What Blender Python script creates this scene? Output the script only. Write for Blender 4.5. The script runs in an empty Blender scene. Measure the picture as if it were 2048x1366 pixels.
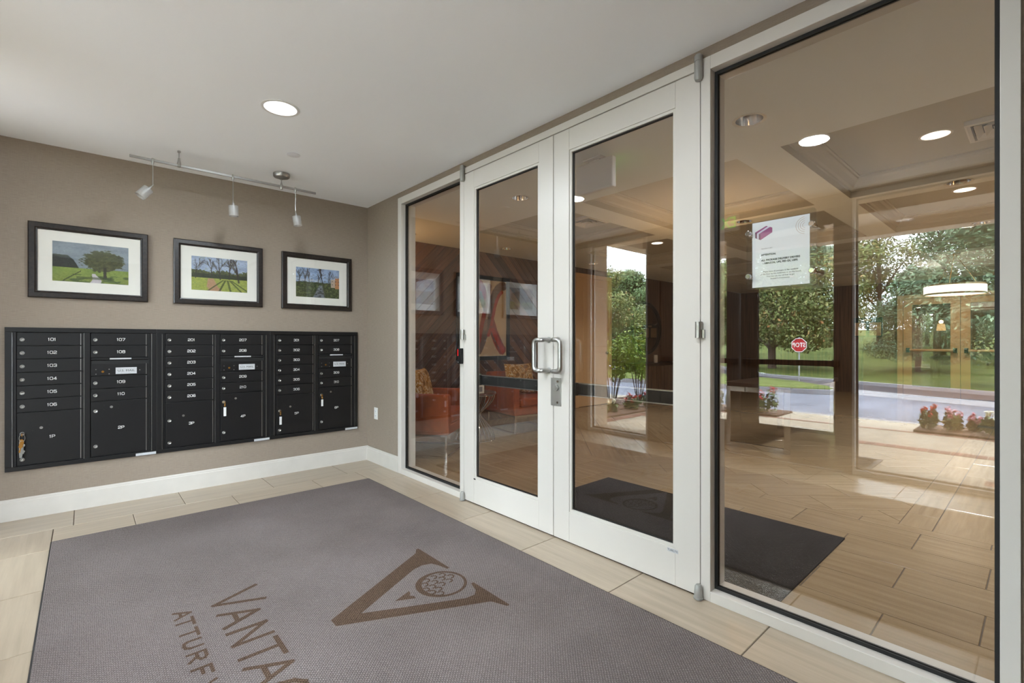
import bpy, bmesh, math, random
import numpy as np
from mathutils import Vector, Matrix
R = math.radians
scn = bpy.context.scene
COL = scn.collection

# ------------------------------------------------------------------ camera, world, exposure
cam_d = bpy.data.cameras.new('camera'); cam = bpy.data.objects.new('camera', cam_d); COL.objects.link(cam)
cam_d.sensor_width = 36.0; cam_d.lens = 956.0/2048.0*36.0; cam_d.shift_y = 2.0/2048.0
cam_d.clip_start = 0.02; cam_d.clip_end = 400
cam.location = (-2.1709, -4.6510, 1.2); cam.rotation_euler = (R(90), 0, R(-41.841))
scn.camera = cam
wd = bpy.data.worlds.new('overcast_sky'); scn.world = wd; wd.use_nodes = True
bg = wd.node_tree.nodes['Background']; bg.inputs[0].default_value = (0.80, 0.91, 1.0, 1); bg.inputs[1].default_value = 10.5
scn.view_settings.view_transform = 'Standard'; scn.view_settings.look = 'None'
scn.view_settings.exposure = 1.08; scn.view_settings.gamma = 1.0; scn.view_settings.use_curve_mapping = False
def lamp(name, kind, loc, power, color=(1, 1, 1), size=0.1, rot=(0, 0, 0), spread=None, angle=None):
    d = bpy.data.lights.new(name, kind); d.energy = power; d.color = color
    if kind == 'AREA':
        d.shape = 'DISK'; d.size = size
        if spread: d.spread = spread
    elif kind == 'SUN': d.angle = angle or 0.02
    else: d.shadow_soft_size = size
    o = bpy.data.objects.new(name, d); COL.objects.link(o); o.location = loc; o.rotation_euler = rot
    return o
lamp('sun', 'SUN', (-20, -10, 30), 6.5, (1.0, 0.95, 0.88), rot=Vector((0.70, 0.06, -0.71)).to_track_quat('-Z', 'Y').to_euler(), angle=R(4))
WARM = (0.95, 0.98, 1.0); NEUT = (0.86, 0.94, 1.0)
P_VEST = 14.0; P_LOB = 12.5
try:
    cy = scn.cycles
    cy.max_bounces = 14; cy.diffuse_bounces = 7; cy.glossy_bounces = 6; cy.transmission_bounces = 8; cy.transparent_max_bounces = 24
    cy.sample_clamp_indirect = 8.0; cy.caustics_reflective = False; cy.caustics_refractive = False
except Exception: pass

# ------------------------------------------------------------------ materials
def lin(c):
    return tuple((v/255/12.92 if v/255 <= 0.04045 else ((v/255+0.055)/1.055)**2.4) for v in c) + (1.0,)
class NT:
    def __init__(s, name):
        s.m = bpy.data.materials.new(name); s.m.use_nodes = True; s.t = s.m.node_tree
        s.b = s.t.nodes['Principled BSDF']; s.out = s.t.nodes['Material Output']
    def n(s, typ, **kw):
        o = s.t.nodes.new(typ)
        for k, v in kw.items():
            if k.startswith('i_'):
                key = k[2:]; key = int(key) if key.isdigit() else key.replace('_', ' ')
                o.inputs[key].default_value = v
            else: setattr(o, k, v)
        return o
    def l(s, a, b): s.t.links.new(a, b)
    def ramp(s, fac, stops):
        r = s.n('ShaderNodeValToRGB'); e = r.color_ramp.elements
        while len(e) < len(stops): e.new(0.5)
        for q, (p, c) in zip(e, stops): q.position = p; q.color = c
        s.l(fac, r.inputs[0]); return r.outputs[0]
    def coord(s, kind='Object', scale=(1, 1, 1), rot=(0, 0, 0)):
        tc = s.n('ShaderNodeTexCoord'); mp = s.n('ShaderNodeMapping')
        mp.inputs['Scale'].default_value = scale; mp.inputs['Rotation'].default_value = rot
        s.l(tc.outputs[kind], mp.inputs[0]); return mp.outputs[0]
    def pos(s, scale=(1, 1, 1), rot=(0, 0, 0)):
        g = s.n('ShaderNodeNewGeometry'); mp = s.n('ShaderNodeMapping')
        mp.inputs['Scale'].default_value = scale; mp.inputs['Rotation'].default_value = rot
        s.l(g.outputs['Position'], mp.inputs[0]); return mp.outputs[0]
    def noise(s, vec, scale, detail=3, rough=0.5):
        n = s.n('ShaderNodeTexNoise'); n.inputs['Scale'].default_value = scale; n.inputs['Detail'].default_value = detail
        n.inputs['Roughness'].default_value = rough; s.l(vec, n.inputs['Vector']); return n.outputs['Fac']
    def bump(s, h, strength=0.2, dist=0.01):
        b = s.n('ShaderNodeBump'); b.inputs['Strength'].default_value = strength; b.inputs['Distance'].default_value = dist
        s.l(h, b.inputs['Height']); s.l(b.outputs[0], s.b.inputs['Normal'])
    def base(s, col): s.l(col, s.b.inputs['Base Color'])
    def set(s, rough=0.5, metal=0.0, spec=None, col=None):
        s.b.inputs['Roughness'].default_value = rough; s.b.inputs['Metallic'].default_value = metal
        if spec is not None: s.b.inputs['Specular IOR Level'].default_value = spec
        if col is not None: s.b.inputs['Base Color'].default_value = col
        return s
def plain(name, rgb, rough=0.5, metal=0.0, spec=None, var=0.06, vs=6.0):
    t = NT(name).set(rough, metal, spec); c = lin(rgb)
    f = t.noise(t.pos(), vs, 4)
    lo = tuple(max(0, v*(1-var)) for v in c[:3]) + (1,); hi = tuple(min(1, v*(1+var)) for v in c[:3]) + (1,)
    t.base(t.ramp(f, [(0.3, lo), (0.7, hi)])); return t.m
def emis(name, rgb, s):
    t = NT(name); e = t.n('ShaderNodeEmission'); e.inputs[0].default_value = lin(rgb); e.inputs[1].default_value = s
    t.l(e.outputs[0], t.out.inputs[0]); return t.m
def attr_mat(name, rough=0.6, attr='Col'):
    t = NT(name).set(rough); a = t.n('ShaderNodeAttribute'); a.attribute_name = attr; t.base(a.outputs['Color']); return t.m
def glass_mat(name, r0, tint):
    t = NT(name); g = t.n('ShaderNodeNewGeometry'); d = t.n('ShaderNodeVectorMath', operation='DOT_PRODUCT')
    t.l(g.outputs['Incoming'], d.inputs[0]); t.l(g.outputs['Normal'], d.inputs[1])
    a = t.n('ShaderNodeMath', operation='ABSOLUTE'); t.l(d.outputs['Value'], a.inputs[0])
    o = t.n('ShaderNodeMath', operation='SUBTRACT'); o.inputs[0].default_value = 1; t.l(a.outputs[0], o.inputs[1])
    p = t.n('ShaderNodeMath', operation='POWER'); p.inputs[1].default_value = 5; t.l(o.outputs[0], p.inputs[0])
    m = t.n('ShaderNodeMath', operation='MULTIPLY_ADD'); m.inputs[1].default_value = 1-r0; m.inputs[2].default_value = r0; t.l(p.outputs[0], m.inputs[0])
    tr = t.n('ShaderNodeBsdfTransparent'); tr.inputs[0].default_value = tint
    gl = t.n('ShaderNodeBsdfGlossy'); gl.inputs['Roughness'].default_value = 0.0; gl.inputs[0].default_value = (1, 1, 1, 1)
    mx = t.n('ShaderNodeMixShader'); t.l(m.outputs[0], mx.inputs[0]); t.l(tr.outputs[0], mx.inputs[1]); t.l(gl.outputs[0], mx.inputs[2])
    t.l(mx.outputs[0], t.out.inputs[0]); return t.m
M = {}
def build_mats():
    # woven taupe wallcovering
    t = NT('grasscloth').set(0.85, spec=0.2)
    a = t.noise(t.pos((22, 22, 620)), 1.0, 2); b = t.noise(t.pos((480, 480, 16)), 1.0, 2); c = t.noise(t.pos(), 1.2, 2)
    mx = t.n('ShaderNodeMath', operation='ADD'); t.l(a, mx.inputs[0]); t.l(b, mx.inputs[1])
    am = t.n('ShaderNodeMath', operation='MULTIPLY'); am.inputs[1].default_value = 1.4; t.l(a, am.inputs[0]); bm_ = t.n('ShaderNodeMath', operation='MULTIPLY'); bm_.inputs[1].default_value = 0.6; t.l(b, bm_.inputs[0]); t.l(am.outputs[0], mx.inputs[0]); t.l(bm_.outputs[0], mx.inputs[1])
    m2 = t.n('ShaderNodeMath', operation='MULTIPLY'); m2.inputs[1].default_value = 0.5; t.l(mx.outputs[0], m2.inputs[0])
    t.base(t.ramp(m2.outputs[0], [(0.30, lin((135, 123, 111))), (0.70, lin((156, 143, 130)))])); t.bump(m2.outputs[0], 0.25, 0.002); M['wallpaper'] = t.m
    M['ceiling'] = plain('ceiling_paint', (247, 250, 254), 0.9, spec=0.1, var=0.015, vs=1.5)
    M['lob_ceil'] = plain('taupe_ceiling_paint', (196, 196, 190), 0.85, spec=0.15, var=0.02, vs=1.5)
    M['lob_beam'] = plain('cream_beam_paint', (234, 241, 246), 0.8, spec=0.15, var=0.02, vs=1.5)
    M['crown'] = plain('crown_paint', (196, 195, 188), 0.6, var=0.02)
    M['brown_wall'] = plain('brown_wall_paint', (132, 104, 78), 0.8, var=0.03)
    M['lob_wall'] = plain('tan_wall_paint', (196, 166, 128), 0.8, var=0.03)
    M['white'] = plain('white_frame_coating', (207, 203, 197), 0.38, var=0.012, vs=3)
    M['bronze'] = plain('dark_bronze_coating', (106, 88, 74), 0.4, var=0.03)
    M['trimw'] = plain('white_trim_paint', (203, 199, 192), 0.42, var=0.03, vs=9)
    M['gasket'] = plain('black_gasket', (16, 16, 17), 0.6)
    M['glass'] = glass_mat('lobby_glass', 0.078, (0.90, 0.89, 0.87, 1))
    M['exglass'] = glass_mat('entrance_glass', 0.03, (0.98, 0.985, 0.985, 1))
    M['picglass'] = glass_mat('picture_glass', 0.03, (0.99, 0.99, 0.99, 1))
    M['acrylic'] = glass_mat('acrylic', 0.035, (0.97, 0.98, 0.98, 1))
    # porcelain wood-look tile, streaks along its own length (object x)
    for nm, lo, hi in (('tile', (164, 150, 131), (185, 171, 151)), ('tile_lobby', (148, 127, 98), (169, 148, 118))):
        t = NT(nm).set(0.30 if nm == 'tile' else 0.22, spec=0.5); oi = t.n('ShaderNodeObjectInfo')
        tc = t.n('ShaderNodeTexCoord'); ad = t.n('ShaderNodeVectorMath', operation='ADD'); sc = t.n('ShaderNodeVectorMath', operation='SCALE')
        cb = t.n('ShaderNodeCombineXYZ'); t.l(oi.outputs['Random'], cb.inputs[0]); t.l(oi.outputs['Random'], cb.inputs[1]); t.l(cb.outputs[0], sc.inputs[0]); sc.inputs['Scale'].default_value = 40
        t.l(tc.outputs['Object'], ad.inputs[0]); t.l(sc.outputs[0], ad.inputs[1])
        mp = t.n('ShaderNodeMapping'); mp.inputs['Scale'].default_value = (1.6, 26, 8); t.l(ad.outputs[0], mp.inputs[0])
        f = t.noise(mp.outputs[0], 1.0, 5, 0.6)
        mr = t.n('ShaderNodeMath', operation='MULTIPLY_ADD'); mr.inputs[1].default_value = 0.12; t.l(oi.outputs['Random'], mr.inputs[0]); t.l(f, mr.inputs[2])
        t.base(t.ramp(mr.outputs[0], [(0.36, lin(lo)), (0.74, lin(hi))]))
        M[nm] = t.m
    M['grout'] = plain('grout', (104, 94, 82), 0.9)
    M['grout_lobby'] = plain('lobby_floor', (156, 135, 106), 0.2)
    # entrance mat
    def mat_mat(nm, c0, c1, c2):
        t = NT(nm).set(0.95, spec=0.1)
        def wave(d):
            w = t.n('ShaderNodeTexWave', bands_direction=d); w.inputs['Scale'].default_value = 33; w.inputs['Distortion'].default_value = 1.6; w.inputs['Detail'].default_value = 1.0; w.inputs['Detail Scale'].default_value = 3.0
            t.l(t.pos(rot=(0, 0, 0.785)), w.inputs['Vector']); return w.outputs['Fac']
        h = t.n('ShaderNodeMath', operation='MULTIPLY'); t.l(wave('X'), h.inputs[0]); t.l(wave('Y'), h.inputs[1])
        n = t.noise(t.pos(), 420, 2, 0.6); big = t.noise(t.pos(), 2.0, 3)
        a = t.n('ShaderNodeMath', operation='MULTIPLY_ADD'); a.inputs[1].default_value = 0.30; t.l(h.outputs[0], a.inputs[0]); t.l(n, a.inputs[2])
        a2 = t.n('ShaderNodeMath', operation='MULTIPLY_ADD'); a2.inputs[1].default_value = 0.22; t.l(big, a2.inputs[0]); t.l(a.outputs[0], a2.inputs[2])
        t.base(t.ramp(a2.outputs[0], [(0.45, lin(c0)), (0.70, lin(c1)), (0.98, lin(c2))]))
        t.bump(h.outputs[0], 0.7, 0.004); return t.m
    M['mat'] = mat_mat('grey_mat_pile', (84, 77, 75), (116, 108, 106), (150, 142, 140))
    M['mat_logo'] = mat_mat('brown_mat_pile', (56, 44, 36), (86, 70, 58), (116, 98, 84))
    M['mat_dark'] = mat_mat('charcoal_mat_pile', (24, 22, 21), (42, 38, 36), (70, 64, 60))
    M['rubber'] = plain('rubber_edge', (40, 38, 38), 0.7)
    M['black'] = plain('black_powder_coat', (19, 18, 19), 0.42, spec=0.35, var=0.05, vs=30)
    M['black_in'] = plain('black_recess', (10, 10, 11), 0.6)
    M['silver'] = plain('satin_silver', (178, 178, 176), 0.32, 1.0, var=0.05)
    M['chrome'] = plain('chrome', (215, 215, 214), 0.10, 1.0, var=0.02)
    M['nickel'] = plain('brushed_nickel', (172, 171, 168), 0.34, 1.0, var=0.05)
    M['brass'] = plain('old_brass', (176, 128, 62), 0.35, 1.0, var=0.2, vs=60)
    M['pivot'] = plain('grey_pivot_metal', (158, 158, 155), 0.45, 0.3)
    M['num'] = plain('white_lettering', (224, 224, 222), 0.6, var=0.0)
    M['ink'] = plain('black_ink', (28, 28, 30), 0.7, var=0.0)
    M['greyink'] = plain('grey_ink', (120, 120, 124), 0.7, var=0.0)
    M['tanink'] = plain('tan_ink', (190, 165, 148), 0.7, var=0.0)
    M['paper'] = plain('paper', (226, 226, 228), 0.5, var=0.01)
    M['tag'] = plain('white_plastic_tag', (222, 222, 224), 0.4, var=0.02)
    M['labelp'] = plain('silver_label', (188, 190, 194), 0.45, var=0.06, vs=80)
    # dark marbled picture frame
    t = NT('dark_wood_frame').set(0.36); f = t.noise(t.pos(), 55, 5, 0.7); t.base(t.ramp(f, [(0.38, lin((14, 10, 8))), (0.72, lin((46, 35, 29)))])); M['frame'] = t.m
    M['matboard'] = plain('mat_board', (226, 224, 216), 0.8, var=0.01)
    M['print'] = attr_mat('photo_print', 0.5)
    t = NT('frosted_glass'); t.set(0.35, col=(0.80, 0.81, 0.81, 1)); t.b.inputs['Transmission Weight'].default_value = 0.6; t.b.inputs['Alpha'].default_value = 0.42; M['frost'] = t.m
    M['lit'] = emis('lit_diffuser', (255, 252, 245), 0.9)
    M['litpend'] = emis('lit_pendant_shade', (255, 240, 218), 1.3)
    M['litwarm'] = emis('lit_warm_diffuser', (255, 238, 214), 2.0)
    M['litshade'] = emis('lit_shade', (255, 200, 130), 3.0)
    M['green'] = emis('green_exit_letters', (70, 235, 60), 0.8)
    M['red'] = emis('red_indicator', (220, 30, 30), 1.2)
    M['plastic'] = plain('white_plastic', (226, 226, 224), 0.42, var=0.01)
    M['plasticg'] = plain('grey_plastic', (230, 230, 234), 0.5, var=0.02)
    # chevron planks
    t = NT('walnut_plank').set(0.42); oi = t.n('ShaderNodeObjectInfo'); f = t.noise(t.coord('Object', (2.5, 60, 10)), 1.0, 4)
    mr = t.n('ShaderNodeMath', operation='MULTIPLY_ADD'); mr.inputs[1].default_value = 0.55; t.l(oi.outputs['Random'], mr.inputs[0]); t.l(f, mr.inputs[2])
    t.base(t.ramp(mr.outputs[0], [(0.35, lin((54, 34, 22))), (0.7, lin((86, 54, 33))), (1.05, lin((122, 80, 48)))])); M['plank'] = t.m
    t = NT('dark_slat_wood').set(0.5); f = t.noise(t.pos((26, 26, 1.2)), 1.0, 4); t.base(t.ramp(f, [(0.35, lin((74, 55, 42))), (0.7, lin((114, 87, 68)))])); M['darkwood'] = t.m
    M['orange'] = plain('orange_upholstery', (152, 72, 24), 0.8, var=0.12, vs=14)
    t = NT('gold_paisley').set(0.8); nz = t.n('ShaderNodeTexNoise'); nz.inputs['Scale'].default_value = 9; nz.inputs['Detail'].default_value = 1.5; nz.inputs['Distortion'].default_value = 1.6
    t.l(t.coord('Object'), nz.inputs['Vector']); g_, c_, d_ = lin((170, 124, 48)), lin((216, 198, 158)), lin((128, 92, 36))
    t.base(t.ramp(nz.outputs['Fac'], [(0.36, d_), (0.41, g_), (0.47, g_), (0.485, c_), (0.515, c_), (0.53, g_), (0.60, g_), (0.62, c_), (0.65, d_)])); M['gold'] = t.m
    M['tabletop'] = plain('brown_table_top', (96, 56, 34), 0.35, var=0.15, vs=12)
    M['espresso'] = plain('espresso_wood', (52, 34, 26), 0.35, var=0.15, vs=12)
    M['door_tan'] = plain('tan_painted_door', (218, 180, 134), 0.45, var=0.02)
    M['mirror'] = plain('mirror_silver', (120, 116, 110), 0.02, 1.0, var=0.0)
    M['pot'] = plain('pale_ceramic', (210, 205, 196), 0.4)
    # outside
    t = NT('concrete').set(0.9, spec=0.05); f = t.noise(t.pos(), 1.6, 6, 0.65); t.base(t.ramp(f, [(0.3, lin((156, 147, 133))), (0.7, lin((180, 171, 157)))])); M['concrete'] = t.m
    M['gutter'] = plain('pale_kerb_concrete', (150, 148, 152), 0.9, spec=0.05, var=0.06, vs=3)
    t = NT('asphalt').set(0.9, spec=0.05); f = t.noise(t.pos((0.25, 1.2, 1)), 1.0, 6, 0.7); t.base(t.ramp(f, [(0.3, lin((96, 98, 108))), (0.7, lin((128, 131, 144)))])); M['asphalt'] = t.m
    t = NT('dark_asphalt').set(0.9, spec=0.05); f = t.noise(t.pos(), 2, 5); t.base(t.ramp(f, [(0.3, lin((74, 70, 74))), (0.7, lin((92, 88, 92)))])); M['asphalt2'] = t.m
    t = NT('lawn_grass').set(0.9, spec=0.1); f = t.noise(t.pos((1, 0.35, 1)), 1.1, 8, 0.75); t.base(t.ramp(f, [(0.3, lin((66, 80, 36))), (0.55, lin((98, 108, 54))), (0.75, lin((128, 126, 74)))])); M['grass'] = t.m
    M['mulch'] = plain('brown_mulch', (88, 62, 46), 0.95, var=0.4, vs=40)
    t = NT('red_brick').set(0.85); oi = t.n('ShaderNodeObjectInfo'); t.base(t.ramp(oi.outputs['Random'], [(0.0, lin((104, 66, 54))), (1.0, lin((140, 96, 80)))])); M['brick'] = t.m
    t = NT('bark').set(0.9); f = t.noise(t.pos((14, 14, 3)), 1, 5); t.base(t.ramp(f, [(0.3, lin((58, 46, 38))), (0.7, lin((98, 82, 68)))])); M['bark'] = t.m
    def leaf(nm, stops):
        t = NT(nm).set(0.6, spec=0.3); g = t.n('ShaderNodeNewGeometry')
        t.base(t.ramp(g.outputs['Random Per Island'], [(p, lin(c)) for p, c in stops])); return t.m
    M['leaf_green'] = leaf('leaf_green', [(0, (64, 88, 52)), (0.6, (104, 128, 82)), (1, (150, 168, 116))])
    M['leaf_dark'] = leaf('leaf_dark_green', [(0, (60, 86, 62)), (0.6, (98, 126, 94)), (1, (150, 172, 138))])
    M['leaf_olive'] = leaf('leaf_olive', [(0, (84, 98, 52)), (0.6, (126, 136, 78)), (0.92, (164, 160, 104)), (1, (186, 122, 80))])
    M['leaf_lime'] = leaf('leaf_lime', [(0, (70, 104, 28)), (0.6, (118, 150, 44)), (1, (160, 180, 74))])
    M['pet_red'] = leaf('petal_red', [(0, (196, 40, 34)), (1, (226, 92, 66))])
    M['pet_pink'] = leaf('petal_pink', [(0, (214, 130, 150)), (1, (240, 196, 206))])
    M['pet_white'] = leaf('petal_white', [(0, (226, 222, 190)), (1, (244, 242, 232))])
    M['stone'] = plain('beige_pier_stone', (176, 156, 136), 0.8, var=0.12, vs=3)
    M['soffit'] = plain('soffit_paint', (196, 178, 156), 0.7, var=0.03)
    M['stopred'] = plain('sign_red', (176, 28, 40), 0.5, var=0.03)
    M['post'] = plain('galvanised_post', (170, 172, 178), 0.45, 0.4)
    M['purple'] = plain('purple_print', (150, 78, 124), 0.6, var=0.05)
    M['purple2'] = plain('dark_purple_print', (104, 52, 84), 0.6, var=0.05)
    M['lilac'] = plain('lilac_print', (212, 206, 222), 0.6, var=0.05)
    M['boardgreen'] = plain('dark_green_board', (22, 46, 44), 0.5)
    M['boardpaper'] = plain('tan_sheet', (200, 168, 132), 0.7, var=0.08, vs=14)
build_mats()

# ------------------------------------------------------------------ mesh helpers
ORI = {}
def origin(o):
    v = Vector((0, 0, 0))
    while o is not None:
        v = v + Vector(ORI.get(o.name, (0, 0, 0))); o = o.parent
    return v
class MB:
    def __init__(s): s.v = []; s.f = []; s.m = []
    def quad(s, pts, m=0):
        i = len(s.v); s.v += [tuple(p) for p in pts]; s.f.append(tuple(range(i, i+len(pts)))); s.m.append(m); return s
    def box(s, x0, x1, y0, y1, z0, z1, m=0):
        if x0 > x1: x0, x1 = x1, x0
        if y0 > y1: y0, y1 = y1, y0
        if z0 > z1: z0, z1 = z1, z0
        i = len(s.v)
        s.v += [(x0,y0,z0),(x1,y0,z0),(x1,y1,z0),(x0,y1,z0),(x0,y0,z1),(x1,y0,z1),(x1,y1,z1),(x0,y1,z1)]
        for q in ((0,3,2,1),(4,5,6,7),(0,1,5,4),(1,2,6,5),(2,3,7,6),(3,0,4,7)): s.f.append(tuple(i+k for k in q)); s.m.append(m)
        return s
    def prism(s, poly, ext, m=0):
        """poly: ring of 3-D points, ext: extrusion vector"""
        i = len(s.v); n = len(poly); e = Vector(ext)
        s.v += [tuple(p) for p in poly] + [tuple(Vector(p)+e) for p in poly]
        s.f.append(tuple(range(i, i+n))[::-1]); s.f.append(tuple(range(i+n, i+2*n))); s.m += [m, m]
        for k in range(n): s.f.append((i+k, i+(k+1) % n, i+n+(k+1) % n, i+n+k)); s.m.append(m)
        return s
    def tube(s, path, r, seg=10, m=0, closed=False, caps=True):
        P = [Vector(p) for p in path]; n = len(P); rad = r if isinstance(r, (list, tuple)) else [r]*n
        i0 = len(s.v); up = None
        for k in range(n):
            if closed: d = (P[(k+1) % n]-P[k-1])
            else: d = P[min(k+1, n-1)]-P[max(k-1, 0)]
            d = d.normalized()
            if up is None:
                up = Vector((0, 0, 1)) if abs(d.z) < 0.9 else Vector((1, 0, 0))
            a = d.cross(up)
            if a.length < 1e-6: a = d.orthogonal()
            a.normalize(); b = a.cross(d).normalized(); up = b
            for j in range(seg):
                t = 2*math.pi*j/seg
                s.v.append(tuple(P[k] + (a*math.cos(t)+b*math.sin(t))*rad[k]))
        rng = n if closed else n-1
        for k in range(rng):
            for j in range(seg):
                k2 = (k+1) % n
                s.f.append((i0+k*seg+j, i0+k*seg+(j+1) % seg, i0+k2*seg+(j+1) % seg, i0+k2*seg+j)); s.m.append(m)
        if caps and not closed:
            s.f.append(tuple(i0+j for j in range(seg))[::-1]); s.f.append(tuple(i0+(n-1)*seg+j for j in range(seg))); s.m += [m, m]
        return s
    def lathe(s, prof, c=(0, 0, 0), axis='z', seg=24, m=0, caps=True):
        """prof: list of (radius, height along axis)"""
        i0 = len(s.v); n = len(prof)
        for r, h in prof:
            for j in range(seg):
                t = 2*math.pi*j/seg; a, b = r*math.cos(t), r*math.sin(t)
                p = {'z': (a, b, h), 'x': (h, a, b), 'y': (b, h, a)}[axis]
                s.v.append((c[0]+p[0], c[1]+p[1], c[2]+p[2]))
        for k in range(n-1):
            for j in range(seg):
                s.f.append((i0+k*seg+j, i0+k*seg+(j+1) % seg, i0+(k+1)*seg+(j+1) % seg, i0+(k+1)*seg+j)); s.m.append(m)
        if caps:
            if prof[0][0] > 1e-5: s.f.append(tuple(i0+j for j in range(seg))[::-1]); s.m.append(m)
            if prof[-1][0] > 1e-5: s.f.append(tuple(i0+(n-1)*seg+j for j in range(seg))); s.m.append(m)
        return s
    def xf(s, mat):
        s.v = [tuple(mat @ Vector(p)) for p in s.v]; return s
    def add(s, o):
        i = len(s.v); s.v += o.v; s.f += [tuple(i+k for k in f) for f in o.f]; s.m += o.m; return s
    def mesh(s, name, mats, off=(0, 0, 0), smooth=False, fix=True):
        me = bpy.data.meshes.new(name); off = Vector(off)
        me.from_pydata([(p[0]-off.x, p[1]-off.y, p[2]-off.z) for p in s.v], [], s.f)
        for q in (mats if isinstance(mats, (list, tuple)) else [mats]): me.materials.append(q)
        me.polygons.foreach_set('material_index', s.m)
        if fix:
            bm = bmesh.new(); bm.from_mesh(me); bmesh.ops.recalc_face_normals(bm, faces=bm.faces); bm.to_mesh(me); bm.free()
        if smooth: me.shade_smooth() if smooth is True else me.shade_auto_smooth(angle=R(smooth)) if hasattr(me, 'shade_auto_smooth') else me.shade_smooth()
        me.update(); return me
    def build(s, name, mats, parent=None, smooth=False, bevel=0.0, label=None, fix=True):
        me = s.mesh(name, mats, origin(parent) if parent else (0, 0, 0), False, fix)
        o = bpy.data.objects.new(name, me); COL.objects.link(o)
        if parent: o.parent = parent
        if smooth:
            a = R(40 if smooth is True else smooth)
            me.set_sharp_from_angle(angle=a); me.shade_smooth(); me.set_sharp_from_angle(angle=a)
        if bevel:
            b = o.modifiers.new('bevel', 'BEVEL'); b.width = bevel; b.segments = 2; b.limit_method = 'ANGLE'; b.angle_limit = R(40)
        if label: o['label'] = label
        return o
def thing(name, label, cat, loc=(0, 0, 0), group=None):
    o = bpy.data.objects.new(name, None); COL.objects.link(o); o.location = loc; o.empty_display_size = 0.05
    ORI[o.name] = tuple(loc); tag(o, label, cat, group); return o
def tag(o, label, cat, group=None):
    o['label'] = label; o['category'] = cat
    if group: o['group'] = group
    return o
def struct(name, mb, mats, parent=None, **kw):
    o = mb.build(name, mats, parent, **kw)
    if parent is None: o['kind'] = 'structure'
    return o
def structe(name, loc=(0, 0, 0)):
    o = bpy.data.objects.new(name, None); COL.objects.link(o); o.location = loc; ORI[o.name] = tuple(loc); o['kind'] = 'structure'; return o
def dup(root, loc, rotz=0.0, label=None, group=None):
    r = root.copy(); COL.objects.link(r); r.location = loc; r.rotation_euler = (0, 0, rotz)
    if label: r['label'] = label
    if group: r['group'] = group
    for ch in list(root.children):
        c = ch.copy(); COL.objects.link(c); c.parent = r
        for g in ch.children:
            d = g.copy(); COL.objects.link(d); d.parent = c
    return r
def text(name, body, size, mat, parent, mtx, align='CENTER', ext=0.0, bold=0.0, sx=1.0, res=3):
    cu = bpy.data.curves.new(name, 'FONT'); cu.body = body; cu.size = size; cu.align_x = align; cu.align_y = 'CENTER'
    cu.resolution_u = res; cu.extrude = ext; cu.offset = bold
    tmp = bpy.data.objects.new(name, cu); me = bpy.data.meshes.new_from_object(tmp); bpy.data.objects.remove(tmp)
    me.transform(mtx @ Matrix.Diagonal((sx, 1, 1, 1))); me.transform(Matrix.Translation(-origin(parent)))
    me.materials.clear(); me.materials.append(mat)
    o = bpy.data.objects.new(name, me); COL.objects.link(o); o.parent = parent; return o
def frame_mtx(loc, right, up):
    r = Vector(right).normalized(); u = Vector(up).normalized(); n = r.cross(u)
    return Matrix(((r.x, u.x, n.x, loc[0]), (r.y, u.y, n.y, loc[1]), (r.z, u.z, n.z, loc[2]), (0, 0, 0, 1)))
def painted(name, mtx, w, h, nx, ny, func, mat, parent):
    """flat sheet of nx*ny cells in its own plane, colour per cell from func(u,v) -> rgb 0..1 (sRGB)"""
    xs = np.linspace(-w/2, w/2, nx+1); ys = np.linspace(-h/2, h/2, ny+1)
    X, Y = np.meshgrid(xs, ys); v = np.stack([X.ravel(), Y.ravel(), np.zeros(X.size)], 1)
    a = np.arange(ny*(nx+1)).reshape(ny, nx+1)[:, :-1].ravel(); f = np.stack([a, a+1, a+nx+2, a+nx+1], 1)
    me = bpy.data.meshes.new(name); me.from_pydata(v.tolist(), [], f.tolist())
    U, V = np.meshgrid((np.arange(nx)+0.5)/nx, (np.arange(ny)+0.5)/ny)
    c = np.clip(func(U, V), 0, 1); c = np.where(c <= 0.04045, c/12.92, ((c+0.055)/1.055)**2.4)
    c = np.concatenate([c.reshape(-1, 3), np.ones((nx*ny, 1))], 1)
    at = me.color_attributes.new('Col', 'FLOAT_COLOR', 'CORNER'); at.data.foreach_set('color', np.repeat(c, 4, 0).ravel().astype(np.float32))
    me.transform(mtx); me.transform(Matrix.Translation(-origin(parent))); me.materials.append(mat)
    o = bpy.data.objects.new(name, me); COL.objects.link(o); o.parent = parent; return o
def vnoise(u, v, s, seed=0):
    """value noise"""
    rs = np.random.RandomState(seed); g = rs.rand(64, 64); x = u*s; y = v*s
    xi = np.floor(x).astype(int); yi = np.floor(y).astype(int); fx = x-xi; fy = y-yi; fx = fx*fx*(3-2*fx); fy = fy*fy*(3-2*fy)
    G = lambda i, j: g[i % 64, j % 64]
    return (G(xi, yi)*(1-fx)+G(xi+1, yi)*fx)*(1-fy)+(G(xi, yi+1)*(1-fx)+G(xi+1, yi+1)*fx)*fy
def fbm(u, v, s, seed=0, o=4): return sum(vnoise(u, v, s*2**k, seed+k)*0.5**k for k in range(o))/sum(0.5**k for k in range(o))
def mixc(a, b, t): return a*(1-t[..., None])+np.array(b)/255.0*t[..., None]
def sm(e0, e1, x): t = np.clip((x-e0)/(e1-e0), 0, 1); return t*t*(3-2*t)

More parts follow.
